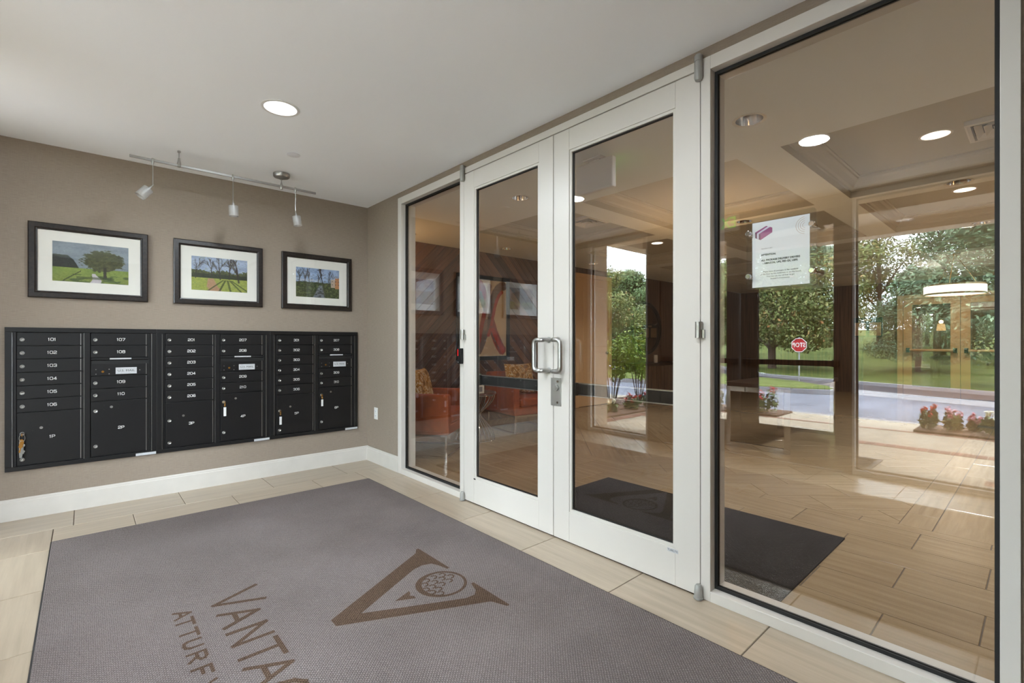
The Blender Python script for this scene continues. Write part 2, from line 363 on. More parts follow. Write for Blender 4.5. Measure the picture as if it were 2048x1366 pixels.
H = 2.582                                        # ceiling height of the vestibule
XW = -2.95                                       # inner face of the entrance wall
TILES = {}
def tile_obj(parent, poly, z1, mat, name='tile', along='x', th=0.012):
    """one tile as an object: poly of xy points; local x runs along its length"""
    cx = sum(p[0] for p in poly)/len(poly); cy_ = sum(p[1] for p in poly)/len(poly)
    ang = {'x': 0.0, 'y': math.pi/2}.get(along, along)
    ca, sa = math.cos(-ang), math.sin(-ang)
    loc = [((p[0]-cx)*ca-(p[1]-cy_)*sa, (p[0]-cx)*sa+(p[1]-cy_)*ca) for p in poly]
    key = (tuple((round(a, 3), round(b, 3)) for a, b in loc), mat.name)
    if key not in TILES:
        b = 0.0015; n = len(loc); mb = MB()
        ins = []
        for k in range(n):
            d = math.hypot(*loc[k]) or 1; f = max(0, 1-1.4*b/d); ins.append((loc[k][0]*f, loc[k][1]*f))
        i = 0; mb.v = [(x, y, -th) for x, y in loc]+[(x, y, -b) for x, y in loc]+[(x, y, 0) for x, y in ins]
        mb.f = [tuple(range(2*n, 3*n))]; mb.m = [0]
        for lv in (0, 1):
            for k in range(n): mb.f.append((lv*n+k, lv*n+(k+1) % n, (lv+1)*n+(k+1) % n, (lv+1)*n+k)); mb.m.append(0)
        TILES[key] = mb.mesh(name, mat)
    o = bpy.data.objects.new(name, TILES[key]); COL.objects.link(o); o.parent = parent
    off = origin(parent); o.location = (cx-off.x, cy_-off.y, z1-off.z); o.rotation_euler = (0, 0, ang); return o
def rect(x0, x1, y0, y1, g=0.0024): return [(x0+g, y0+g), (x1-g, y0+g), (x1-g, y1-g), (x0+g, y1-g)]
def clip(poly, x0, x1, y0, y1):
    def cut(P, ax, lim, keep_less):
        o = []
        for k in range(len(P)):
            a, b = P[k], P[(k+1) % len(P)]; ina = (a[ax] <= lim) == keep_less or a[ax] == lim; inb = (b[ax] <= lim) == keep_less or b[ax] == lim
            if ina: o.append(a)
            if ina != inb:
                t = (lim-a[ax])/(b[ax]-a[ax]); o.append((a[0]+(b[0]-a[0])*t, a[1]+(b[1]-a[1])*t))
        return o
    for ax, lim, less in ((0, x0, False), (0, x1, True), (1, y0, False), (1, y1, True)):
        if poly: poly = cut(poly, ax, lim, less)
    return poly
def area(p): return abs(sum(p[k][0]*p[(k+1) % len(p)][1]-p[(k+1) % len(p)][0]*p[k][1] for k in range(len(p))))/2
def plate(mb, x0, x1, y0, y1, z, holes=(), discs=(), m=0):
    """flat plate facing down at height z with rectangular openings and round holes"""
    sq = [(cx-r*1.3, cx+r*1.3, cy-r*1.3, cy+r*1.3) for cx, cy, r in discs]
    xs = sorted({x0, x1, *[v for h in list(holes)+sq for v in h[:2] if x0 < v < x1]}); ys = sorted({y0, y1, *[v for h in list(holes)+sq for v in h[2:] if y0 < v < y1]})
    for a, b in zip(xs, xs[1:]):
        for c, d in zip(ys, ys[1:]):
            mx, my = (a+b)/2, (c+d)/2
            if any(h[0] < mx < h[1] and h[2] < my < h[3] for h in list(holes)+sq): continue
            mb.quad([(a, c, z), (a, d, z), (b, d, z), (b, c, z)], m)
    for cx, cy, r in discs:
        n = 32; s_ = r*1.3
        def onsq(t):
            c_, s2 = math.cos(t), math.sin(t); k = s_/max(abs(c_), abs(s2)); return (cx+c_*k, cy+s2*k, z)
        for j in range(n):
            t0, t1 = 2*math.pi*j/n+math.pi/4, 2*math.pi*(j+1)/n+math.pi/4
            mb.quad([(cx+r*math.cos(t0), cy+r*math.sin(t0), z), onsq(t0), onsq(t1), (cx+r*math.cos(t1), cy+r*math.sin(t1), z)][::-1], m)

# ================================================================== THE VESTIBULE SHELL
fl = struct('floor', MB().box(-3.1, 0.12, -6.2, 0.05, -0.12, -0.003), M['grout'])
TL = M['tile']
xs = [XW, -2.835, -2.222, -1.608, -0.998, -0.375, -0.012]
for a, b in zip(xs, xs[1:]): tile_obj(fl, rect(a, b, -0.39, -0.012), 0, TL)
xs = [-2.317, -1.915, -1.308, -0.693, -0.302]
for a, b in zip(xs, xs[1:]): tile_obj(fl, rect(a, b, -0.69, -0.39), 0, TL)
ys = [-0.39, -0.80, -1.413, -2.02, -2.632, -3.25, -3.872, -4.48, -5.09, -5.7, -6.1]
for a, b in zip(ys, ys[1:]):
    tile_obj(fl, rect(-0.302, 0.0, b, a), 0, TL, along='y')
    tile_obj(fl, rect(-2.62, -2.317, b, a), 0, TL, along='y'); tile_obj(fl, rect(XW, -2.62, b, a), 0, TL, along='y')
dl_v = [(-1.308, -1.642), (-1.44, -3.60)]
struct('wall_left', MB().box(-3.1, 0.12, 0.0, 0.12, -0.02, 2.75), M['wallpaper'])
SF_Y0, SF_Y1, SF_T = -0.663, -4.60, 2.528
wr = MB().box(0.0, 0.12, SF_Y0, 0.0, -0.02, 3.0).box(0.0, 0.12, SF_Y1, SF_Y0, SF_T, 3.0).box(0.0, 0.12, -6.2, SF_Y1, -0.02, 3.0)
struct('wall_right', wr, M['wallpaper'])
struct('wall_back', MB().box(-3.1, 0.12, -6.2, -6.08, -0.02, 2.75), M['wallpaper'])
EX0, EX1 = -0.46, -4.48
ex = MB().box(-3.1, XW, EX0, 0.0, -0.02, 2.9).box(-3.1, XW, EX1, EX0, 2.56, 2.9).box(-3.1, XW, -6.2, EX1, -0.02, 2.9)
struct('wall_front', ex, M['wallpaper'])
struct('ceiling', MB().box(-3.1, 0.12, -6.2, 0.12, H, 2.75), M['ceiling'])
def baseboard(name, pts, h=0.143, d=0.016):
    """pts: two wall points (x,y) and the inward normal"""
    (x0, y0), (x1, y1), (nx, ny) = pts
    prof = [(0, 0), (d, 0), (d, h-0.022), (d*0.75, h-0.017), (d*0.75, h-0.008), (d*0.35, h), (0, h)]
    mb = MB(); n = len(prof); mb.v = [(x0+nx*a, y0+ny*a, b) for a, b in prof]+[(x1+nx*a, y1+ny*a, b) for a, b in prof]
    mb.f = [tuple(range(n)), tuple(range(n, 2*n))[::-1]]+[(k, (k+1) % n, n+(k+1) % n, n+k) for k in range(n)]; mb.m = [0]*len(mb.f)
    return struct(name, mb, M['trimw'])
baseboard('baseboard_left', ((XW, 0), (0, 0), (0, -1)))
baseboard('baseboard_right', ((0, -0.016), (0, SF_Y0), (-1, 0)))

# ------------------------------------------------------------------ storefront (lobby side) : frame, two fixed panes, two doors
FX0, FX1 = -0.014, 0.135                          # frame depth
GX = 0.042                                       # glass plane of the fixed panes
def fixed_pane(name, y0, y1, jl, jr, top, bot, zt, zb, gmat, fx0=FX0, fx1=FX1, gx=GX, sgn=1):
    """fixed glazed unit between y0 (near the mailboxes) and y1; jl/jr are jamb widths"""
    w = structe(name, (fx0, (y0+y1)/2, 0))
    MB().box(fx0, fx1, y0-jl, y0, zb, zt).build('jamb', M['white'], w, bevel=0.002)
    MB().box(fx0, fx1, y1, y1+jr, zb, zt).build('jamb', M['white'], w, bevel=0.002)
    MB().box(fx0, fx1, y1+jr, y0-jl, zt-top, zt).build('head', M['white'], w, bevel=0.002)
    MB().box(fx0, fx1, y1+jr, y0-jl, zb, zb+bot).build('sill', M['white'], w, bevel=0.002)
    a, b, c, d = y0-jl, y1+jr, zb+bot, zt-top; g = 0.014
    mb = MB()
    for x0, x1 in ((gx-0.012, gx-0.0045), (gx+0.0045, gx+0.012)):
        mb.box(x0, x1, a-g, a, c, d).box(x0, x1, b, b+g, c, d).box(x0, x1, b+g, a-g, d-g, d).box(x0, x1, b+g, a-g, c, c+g)
    mb.build('gasket', M['gasket'], w)
    MB().box(gx-0.004, gx+0.004, b+0.001, a-0.001, c+0.001, d-0.001).build('glass', gmat, w)
    return w
fixed_pane('window_1', SF_Y0, -1.690, 0.062, 0.050, 0.062, 0.048, SF_T, 0, M['glass'])
fixed_pane('window_2', -3.570, SF_Y1, 0.046, 0.046, 0.062, 0.048, SF_T, 0, M['glass'])
struct('trim_1', MB().box(FX0, FX1, -3.570, -1.690, 2.484, SF_T), M['white'], bevel=0.002)      # head over the doors
DX0, DX1, DG = -0.014, 0.031, 0.010
def door(name, y0, y1, gl0, gl1, zt, zb, zr0, zr1, gmat, dx0=DX0, dx1=DX1, dg=DG, fm='white'):
    """glazed door leaf; y0 > y1; glass daylight opening gl0..gl1, zr0..zr1"""
    d = structe(name, (dx0, (y0+y1)/2, 0))
    MB().box(dx0, dx1, gl0, y0, zb, zt).build('stile', M[fm], d, bevel=0.0025)
    MB().box(dx0, dx1, y1, gl1, zb, zt).build('stile', M[fm], d, bevel=0.0025)
    MB().box(dx0+0.0008, dx1-0.0008, gl1, gl0, zr1, zt).build('top_rail', M[fm], d, bevel=0.002)
    MB().box(dx0+0.0008, dx1-0.0008, gl1, gl0, zb, zr0).build('bottom_rail', M[fm], d, bevel=0.002)
    t = 0.015
    mb = MB()
    for x0, x1 in ((dx0+0.006, dg-0.004), (dg+0.004, dx1-0.006)):
        mb.box(x0, x1, gl0-t, gl0, zr0, zr1).box(x0, x1, gl1, gl1+t, zr0, zr1).box(x0, x1, gl1+t, gl0-t, zr1-t, zr1).box(x0, x1, gl1+t, gl0-t, zr0, zr0+t)
    mb.build('glazing_stop', M[fm], d, bevel=0.001)
    g = 0.005; mb = MB()
    for x0, x1 in ((dg-0.0075, dg-0.0035), (dg+0.0035, dg+0.0075)):
        a, b, c, e = gl0-t, gl1+t, zr0+t, zr1-t
        mb.box(x0, x1, a-g, a, c, e).box(x0, x1, b, b+g, c, e).box(x0, x1, b+g, a-g, e-g, e).box(x0, x1, b+g, a-g, c, c+g)
    mb.build('gasket', M['gasket'], d)
    MB().box(dg-0.003, dg+0.003, gl1+0.003, gl0-0.003, zr0+0.003, zr1-0.003).build('glass', gmat, d)
    return d
ZB, ZT = 0.008, 2.478
d1 = door('door_1', -1.693, -2.6215, -1.818, -2.497, ZT, ZB, 0.190, 2.350, M['glass'])
d2 = door('door_2', -2.6275, -3.567, -2.752, -3.440, ZT, ZB, 0.190, 2.350, M['glass'])
def arc_path(pts, r, n=6):
    P = [Vector(p) for p in pts]; out = [P[0]]
    for k in range(1, len(P)-1):
        a = (P[k-1]-P[k]).normalized(); b = (P[k+1]-P[k]).normalized(); s, e = P[k]+a*r, P[k]+b*r
        for j in range(n+1):
            t = j/n; out.append(s*(1-t)**2+P[k]*2*t*(1-t)+e*t*t)
    return out+[P[-1]]
for d, ya, yb in ((d1, -2.588, -2.517), (d2, -2.664, -2.737)):
    for sx, x0, xo in ((-1, DX0, DX0-0.062), ):
        h = MB().tube(arc_path([(x0, ya, 1.216), (xo, ya, 1.216), (xo, yb, 1.216), (xo, yb, 1.026), (xo, ya, 1.026), (x0, ya, 1.026)], 0.03), 0.0142, 14)
        h.lathe([(0.019, -0.004), (0.019, 0.001)], (x0, ya, 1.216), 'x', 16).lathe([(0.019, -0.004), (0.019, 0.001)], (x0, ya, 1.026), 'x', 16)
        h.build('pull_handle', M['silver'], d, smooth=True)
for d, ya, yb in ((d1, -1.76, -2.56), (d2, -2.70, -3.50)):
    pb = MB().box(0.052, 0.078, yb, ya, 0.886, 0.950).build('push_bar', M['black'], d, bevel=0.002)
    MB().box(0.050, 0.080, yb, ya, 0.950, 0.955).box(0.050, 0.080, yb, ya, 0.881, 0.886).build('edge_strip', M['silver'], pb)
    MB().box(0.031, 0.054, ya-0.07, ya, 0.880, 0.956).box(0.031, 0.054, yb, yb+0.07, 0.880, 0.956).build('end_bracket', M['black'], pb, bevel=0.003)
lp = MB().box(DX0-0.004, DX0+0.001, -2.690, -2.606, 0.812, 0.984).build('lock_plate', M['nickel'], d2, bevel=0.0015)
MB().lathe([(0.021, -0.011), (0.021, 0.0), ], (DX0-0.003, -2.652, 0.925), 'x', 20).lathe([(0.012, -0.014), (0.012, 0.0)], (DX0-0.003, -2.652, 0.925), 'x', 16).build('lock_cylinder', M['silver'], lp, smooth=True)
for z in (0.962, 0.834): MB().lathe([(0.007, -0.003), (0.007, 0.0)], (DX0-0.004, -2.664, z), 'x', 12).build('screw', M['chrome'], lp, smooth=True)
for d, yc in ((d1, -1.694), (d2, -3.567)):
    for z0, z1, nm in ((2.425, 2.545, 'top_pivot'), (0.004, 0.068, 'bottom_pivot')):
        zc = (z0+z1)/2; hh = (z1-z0)/2
        if nm == 'top_pivot':
            mb = MB().lathe([(0.0, -hh), (0.014, -hh), (0.0185, -hh*0.8), (0.0185, hh*0.36), (0.016, hh*0.4), (0.016, hh*0.46), (0.0185, hh*0.5), (0.0185, hh*0.9), (0.013, hh)], (DX0-0.016, yc, zc), 'z', 18)
        else:
            mb = MB().lathe([(0.0, -hh), (0.022, -hh), (0.022, -hh*0.75), (0.019, -hh*0.7), (0.019, -hh*0.1), (0.0165, hh*0.75), (0.011, hh)], (DX0-0.016, yc, zc), 'z', 18)
        mb.build(nm, M['pivot'], d, smooth=True)
    MB().lathe([(0.0165, 0), (0.0165, 0.036), (0.0145, 0.0365), (0.0145, 0.038), (0.0165, 0.0385), (0.0165, 0.075)], (DX0-0.013, yc, 1.222), 'z', 20).box(DX0-0.013, DX0+0.001, yc-0.026, yc-0.002, 1.222, 1.259).build('hinge', M['nickel'], d, smooth=True)
MB().box(DX0-0.001, DX0, -1.838, -1.816, 0.183, 0.193).build('door_tag', M['black'], d1)
lb = MB().box(DX0-0.0012, DX0, -3.456, -3.398, 0.168, 0.186).build('maker_label', M['labelp'], d2)
text('lettering', 'TUBELITE', 0.0125, M['ink'], lb, frame_mtx((DX0-0.0016, -3.427, 0.1765), (0, -1, 0), (0, 0, 1)))
cr = thing('card_reader', 'small black access reader with red light on white mullion left of doors', 'card reader', (FX0, -1.662, 1.1))
MB().box(FX0-0.026, FX0-0.001, -1.688, -1.644, 1.037, 1.156).build('body', M['black'], cr, bevel=0.004)
MB().box(FX0-0.0268, FX0-0.0255, -1.6535, -1.6475, 1.098, 1.148).build('indicator', M['red'], cr)
MB().lathe([(0.005, -0.002), (0.005, 0)], (FX0-0.026, -1.655, 1.05), 'x', 10).build('screw', M['silver'], cr, smooth=True)

# ================================================================== MAILBOXES on the left wall
LOCK = MB().lathe([(0.0125, 0.0), (0.0125, -0.003), (0.011, -0.0045), (0.0095, -0.0045), (0.0095, -0.0035), (0.0, -0.0035)], (0, 0, 0), 'y', 18).box(-0.0012, 0.0012, -0.0052, -0.003, -0.005, 0.005).mesh('lock', M['silver'])
for p in LOCK.polygons: p.use_smooth = True
def lock_at(parent, x, z, y=-0.022):
    o = bpy.data.objects.new('lock', LOCK); COL.objects.link(o); o.parent = parent; off = origin(parent); o.location = (x-off.x, y-off.y, z-off.z); return o
YF = -0.022
DIG = {'0': [[(0.2, 0), (0.8, 0), (1, 0.2), (1, 0.8), (0.8, 1), (0.2, 1), (0, 0.8), (0, 0.2), (0.2, 0)]], '1': [[(0.1, 0.78), (0.45, 1), (0.45, 0)]], '2': [[(0, 0.8), (0.2, 1), (0.8, 1), (1, 0.82), (1, 0.62), (0.8, 0.5), (0.15, 0.36), (0, 0.2), (0, 0), (1, 0)]],
       '3': [[(0, 0.84), (0.2, 1), (0.8, 1), (1, 0.85), (1, 0.65), (0.85, 0.52), (0.4, 0.52)], [(0.85, 0.52), (1, 0.38), (1, 0.16), (0.8, 0), (0.2, 0), (0, 0.16)]], '4': [[(0.75, 0), (0.75, 1), (0, 0.28), (1, 0.28)]], '5': [[(0.95, 1), (0.08, 1), (0.05, 0.56), (0.8, 0.6), (1, 0.45), (1, 0.16), (0.8, 0), (0.2, 0), (0, 0.14)]],
       '6': [[(0.95, 0.86), (0.8, 1), (0.2, 1), (0, 0.8), (0, 0.2), (0.2, 0), (0.8, 0), (1, 0.18), (1, 0.42), (0.8, 0.56), (0, 0.54)]], '7': [[(0, 1), (1, 1), (1, 0.88), (0.35, 0)]], '8': [[(0.2, 0.53), (0.03, 0.68), (0.03, 0.85), (0.2, 1), (0.8, 1), (0.97, 0.85), (0.97, 0.68), (0.8, 0.53), (0.2, 0.53), (0, 0.36), (0, 0.16), (0.2, 0), (0.8, 0), (1, 0.16), (1, 0.36), (0.8, 0.53)]],
       '9': [[(0.05, 0.14), (0.2, 0), (0.8, 0), (1, 0.2), (1, 0.8), (0.8, 1), (0.2, 1), (0, 0.82), (0, 0.58), (0.2, 0.44), (1, 0.46)]], 'P': [[(0, 0), (0, 1), (0.8, 1), (1, 0.84), (1, 0.6), (0.8, 0.44), (0, 0.44)]]}
def number(s, x, z, par, h=0.0185, w=0.0145, gap=0.0048, th=0.0030):
    ws = [w*0.5 if c == '1' else w for c in s]; x0 = x-(sum(ws)+gap*(len(s)-1))/2; mb = MB(); q = 0
    for c, cw in zip(s, ws):
        for st in DIG[c]:
            P = [Vector((x0+cw*a, z-h/2+h*b)) for a, b in st]
            for a, b in zip(P, P[1:]):
                d = (b-a).normalized(); n = Vector((-d.y, d.x))*th/2; a2, b2 = a-d*th*0.4, b+d*th*0.4; q += 1
                mb.quad([(p.x, YF-0.0004-0.00003*(q % 5), p.y) for p in (a2-n, b2-n, b2+n, a2+n)])
        x0 += cw+gap
    return mb.build('number', M['num'], par)
def mbox_door(unit, name, x0, x1, z0, z1, num, numpos, locks, size=0.026):
    d = MB().box(x0, x1, YF, -0.006, z0+0.0022, z1-0.0022).build(name, M['black'], unit, bevel=0.0015)
    MB().box(x1-0.016, x1-0.0125, YF-0.0008, YF+0.002, z0+0.004, z1-0.004).build('hinge_line', M['nickel'], d)
    for lx, lz in locks: lock_at(d, lx, lz)
    if num: number(num, numpos[0], numpos[1], d)
    return d
def mailbox(x0, first, p1, p2, label):
    u = thing('mailbox_unit', label, 'mailbox', (x0+0.408, 0, 0.33), 'black wall mailbox banks')
    x1 = x0+0.8157; Z0, Z1 = 0.332, 1.303
    MB().box(x0+0.03, x1-0.03, -0.006, -0.001, Z0+0.03, Z1-0.03).build('backplate', M['black_in'], u)
    MB().box(x0, x1, -0.026, -0.001, Z1-0.032, Z1).box(x0, x1, -0.026, -0.001, Z0, Z0+0.03).box(x0, x0+0.034, -0.026, -0.001, Z0+0.03, Z1-0.032).box(x1-0.034, x1, -0.026, -0.001, Z0+0.03, Z1-0.032).build('trim_frame', M['black'], u, bevel=0.002)
    MB().box(x0+0.395, x0+0.428, -0.0245, -0.006, Z0+0.03, Z1-0.032).build('divider', M['black'], u, bevel=0.002)
    MB().box(x0+0.038, x0+0.0535, -0.020, -0.006, Z0+0.03, Z1-0.032).build('hinge_rail', M['black'], u, bevel=0.001); MB().box(x0+0.767, x0+0.781, -0.020, -0.006, Z0+0.03, Z1-0.032).build('hinge_rail', M['black'], u, bevel=0.001)
    MB().box(x0+0.7835, x0+0.7860, -0.0275, -0.006, Z0+0.03, Z1-0.036).box(x0+0.3925, x0+0.3945, -0.0255, -0.006, Z0+0.03, Z1-0.036).box(x0+0.034, x0+0.036, -0.0275, -0.006, Z0+0.03, Z1-0.036).build('edge_trim', M['nickel'], u)
    a, b = x0+0.057, x0+0.391; c, d = x0+0.433, x0+0.766; p = 0.0908
    zt = 1.269
    for k in range(6):
        mbox_door(u, 'mailbox_door', a, b, zt-p*(k+1), zt-p*k, str(first+k), (x0+0.228, zt-p*k-0.047), [(x0+0.082, zt-p*k-0.050)])
    mbox_door(u, 'parcel_door', a, b, 0.366, zt-6*p, p1, (x0+0.229, 0.546), [(x0+0.082, 0.580), (x0+0.082, 0.405)])
    for k in range(2):
        mbox_door(u, 'mailbox_door', c, d, zt-p*(k+1), zt-p*k, str(first+6+k), (x0+0.601, zt-p*k-0.047), [(x0+0.456, zt-p*k-0.050)])
    zs = zt-2*p
    sl = MB().box(c, d, YF+0.006, -0.006, zs-0.046, zs-0.006).prism([(c, YF, zs-0.006), (c, YF-0.006, zs-0.014), (c, YF+0.006, zs-0.020), (c, YF+0.006, zs-0.006)], (d-c, 0, 0)).build('mail_slot', M['black_in'], u)
    MB().box(x0+0.536, x0+0.662, YF-0.0085, YF-0.004, zs-0.013, zs-0.003).build('slot_label', M['labelp'], sl)
    us = mbox_door(u, 'mail_panel', c, d, 0.954, 1.044, None, None, [])
    lab = MB().box(x0+0.570, x0+0.694, YF-0.0015, YF, 0.965, 1.013).build('label_plate', M['labelp'], us)
    text('lettering', 'U.S. MAIL', 0.021, M['ink'], us, frame_mtx((x0+0.632, YF-0.002, 0.989), (1, 0, 0), (0, 0, 1)), sx=1.2)
    MB().lathe([(0.008, 0), (0.008, -0.003), (0, -0.003)], (x0+0.497, YF, 0.985), 'y', 14).build('lock', M['brass'], us, smooth=True)
    for dx, dz in ((-0.038, 0.017), (-0.038, -0.017), (0.036, 0.017), (0.036, -0.017), (0.215, 0.006)):
        MB().lathe([(0.0035, 0), (0.0035, -0.001), (0, -0.001)], (x0+0.497+dx, YF, 0.985+dz), 'y', 8).build('screw', M['nickel'], us)
    for k in range(2):
        z_ = 0.951-p*k
        mbox_door(u, 'mailbox_door', c, d, z_-p, z_, str(first+8+k), (x0+0.601, z_-0.044), [(x0+0.456, z_-0.048)])
    pd = mbox_door(u, 'parcel_door', c, d, 0.366, 0.951-2*p, p2, (x0+0.602, 0.565), [(x0+0.457, 0.698), (x0+0.457, 0.440)])
    for lx, lz, par in ((x0+0.174, 0.612, u), (x0+0.546, 0.722, u)):
        MB().lathe([(0.009, 0), (0.009, -0.002), (0, -0.002)], (lx, YF, lz), 'y', 14).build('lock_plug', M['nickel'], u, smooth=True)
        for dx in (-0.042, 0.04):
            for dz in (-0.015, 0.015): MB().lathe([(0.0042, 0), (0.0042, -0.0012), (0, -0.0012)], (lx+dx, YF, lz+dz), 'y', 8).build('screw', M['black_in'], u)
    MB().box(x0+0.688, x0+0.812, -0.0272, -0.026, 0.334, 0.353).build('maker_label', M['labelp'], u)
    return u
mailbox(-2.565, 101, '1P', '2P', 'black wall mailbox bank numbered 101 to 110 with parcel lockers 1P and 2P')
mailbox(-1.749, 201, '3P', '4P', 'black wall mailbox bank numbered 201 to 210 with parcel lockers 3P and 4P')
mailbox(-0.933, 301, '5P', '6P', 'black wall mailbox bank numbered 301 to 310 with parcel lockers 5P and 6P')
def key(x, z, tagc, label, length=0.075, drop=0.03):
    k = thing('key', label, 'key', (x, YF, z), 'keys hanging in parcel lockers')
    MB().box(x-0.0014, x+0.0014, YF-0.020, YF-0.004, z-0.009, z+0.006).lathe([(0.0115, -0.0015), (0.0115, 0.0015)], (x, YF-0.019, z-0.008), 'x', 14).build('key_blade', M['brass'], k, smooth=True)
    ring = [(x+0.004*math.sin(t), YF-0.018, z-0.024-0.012*math.cos(t)) for t in np.linspace(0, 2*math.pi, 14)[:-1]]
    MB().tube(ring, 0.0013, 6, closed=True).build('ring', M['brass'], k, smooth=True)
    z1 = z-0.034-drop*0.3
    MB().box(x-0.010, x+0.010, YF-0.021, YF-0.018, z1-length, z1).build('tag', M['tag'], k, bevel=0.002)
    return k
key(-1.749+0.462, 0.698, 0, 'brass key with long white tag hanging from parcel locker 4P')
key(-0.933+0.085, 0.579, 0, 'brass key with pale tag hanging from parcel locker 5P', 0.072, 0.05)
key(-0.933+0.457, 0.699, 0, 'brass key with white tag hanging from parcel locker 6P', 0.064, 0.03)
kb = thing('key_bunch', 'bunch of brass and steel keys hanging from parcel locker 1P', 'keys', (-2.565+0.082, YF, 0.58))
kx = -2.565+0.082
MB().tube([(kx+0.014*math.cos(t), YF-0.010, 0.552+0.026*math.sin(t)) for t in np.linspace(0, 2*math.pi, 20)[:-1]], 0.0018, 6, closed=True).build('ring', M['silver'], kb, smooth=True)
MB().box(kx-0.0014, kx+0.0014, YF-0.02, YF-0.004, 0.568, 0.586).lathe([(0.012, -0.0016), (0.012, 0.0016)], (kx, YF-0.02, 0.575), 'x', 12).build('key_blade', M['brass'], kb)
random.seed(4)
for k in range(8):
    a = -0.20+0.055*k; L = random.uniform(0.05, 0.09); mt = M['brass'] if k % 2 == 0 else M['silver']
    zc = 0.542-0.010*k*(1 if k % 2 else 0.6); m = Matrix.Translation((kx+random.uniform(-0.006, 0.006), YF-0.008-0.0022*k, zc)) @ Matrix.Rotation(a, 4, 'Y')
    MB().lathe([(0.011, -0.001), (0.011, 0.001)], (0, 0, -0.008), 'y', 12).box(-0.0035, 0.0035, -0.001, 0.001, -0.018-L*0.55, -0.016).box(-0.0055, -0.003, -0.001, 0.001, -0.018-L*0.5, -0.018-L*0.3).xf(m).build('hanging_key', mt, kb)
MB().tube([(kx-0.012, YF-0.012, 0.53), (kx-0.013, YF-0.012, 0.47), (kx-0.010, YF-0.012, 0.42)], 0.0022, 8).build('cable', M['silver'], kb, smooth=True)

# ================================================================== FRAMED PICTURES
def twigs(c, u, v, x, y0, h, lean, w, col, seed, depth=3, spread=0.55):
    rs = random.Random(seed); segs = []
    def grow(px, py, ang, L, wd, d):
        qx, qy = px+L*math.sin(ang)*0.62, py+L*math.cos(ang); segs.append((px, py, qx, qy, wd))
        if d == 0: return
        for k in range(3 if d > 1 else 2): grow(px+(qx-px)*rs.uniform(0.45, 1), py+(qy-py)*rs.uniform(0.45, 1), ang+rs.uniform(-spread, spread), L*rs.uniform(0.5, 0.75), wd*0.58, d-1)
    grow(x, y0, lean, h, w, depth)
    for ax, ay, bx_, by_, wd in segs:
        lo, hi = min(ax, bx_)-0.02, max(ax, bx_)+0.02
        dx, dy = bx_-ax, by_-ay; t = np.clip(((u-ax)*dx+(v-ay)*dy)/(dx*dx+dy*dy+1e-9), 0, 1); d = np.hypot((u-ax-t*dx)*1.5, v-ay-t*dy)
        c = mixc(c, col, sm(wd+0.004, wd*0.6, d)*0.85)
    return c
def art1(u, v):
    n = fbm(u, v, 9, 1); n2 = fbm(u, v, 30, 7)
    sky = np.stack([0.42+0.22*v, 0.47+0.16*v, 0.52+0.12*v], -1) if False else np.array([0.46, 0.52, 0.58])+0.0*u[..., None]
    c = sky+(0.16*(fbm(u, v*1.6, 5, 3)-0.45)+0.20*(0.6-np.abs(v-0.75)))[..., None]*np.array([0.9, 0.9, 0.8])
    hor = 0.36
    c = mixc(c, (72, 82, 70), sm(0.0, 0.02, 0.60+0.1*fbm(u, v*0, 7, 4)-0.45*sm(0.18, 0.42, u)+0.02*n2-v)*(v > hor-0.02)*(u < 0.5))
    c = mixc(c, (38, 44, 36), sm(0.0, 0.02, 0.57+0.16*fbm(u, v*0, 9, 14)-0.40*sm(0.22, 0.40, u)-v)*(v > hor-0.02)*(u < 0.5))
    g = np.clip(v/hor, 0, 1); gr = np.stack([0.50+0.16*n-0.05*g, 0.58+0.12*n, 0.20+0.06*n], -1)
    c = np.where((v < hor)[..., None], gr, c)
    c = mixc(c, (64, 92, 34), sm(0.5, 0.62, fbm(u*1.2, v*3, 6, 9))*(v < 0.2)*0.8)
    c = mixc(c, (60, 74, 30), (np.abs(v-(0.02+0.26*(u-0.13)/0.22)) < 0.016)*((u > 0.13) & (u < 0.36))*0.8)
    pw = 0.02+0.11*sm(0.30, 0.0, v); pc = 0.565+0.02*np.sin(v*20)-0.02
    c = mixc(c, (206, 196, 204), sm(0.012, 0.0, np.abs(u-pc)-pw*0.5)*(v < 0.24))
    d = np.hypot((u-0.66)/0.30, (v-0.58)/0.30); d = d+0.55*(n2-0.5)+0.25*(n-0.5)
    lc = np.stack([0.22+0.22*n2, 0.25+0.20*n2, 0.13+0.10*n2], -1); t = sm(1.0, 0.85, d)
    c = c*(1-t[..., None])+lc*t[..., None]
    c = mixc(c, (50, 42, 32), ((np.abs(u-0.675) < 0.022+0.05*(0.2-v)*(v < 0.2)) & (v > 0.13) & (v < 0.42))*0.9)
    c = mixc(c, (44, 62, 26), sm(0.02, 0, np.abs(v-0.12)-0.02)*(u > 0.3)*(u < 0.8)*0.5)
    return c
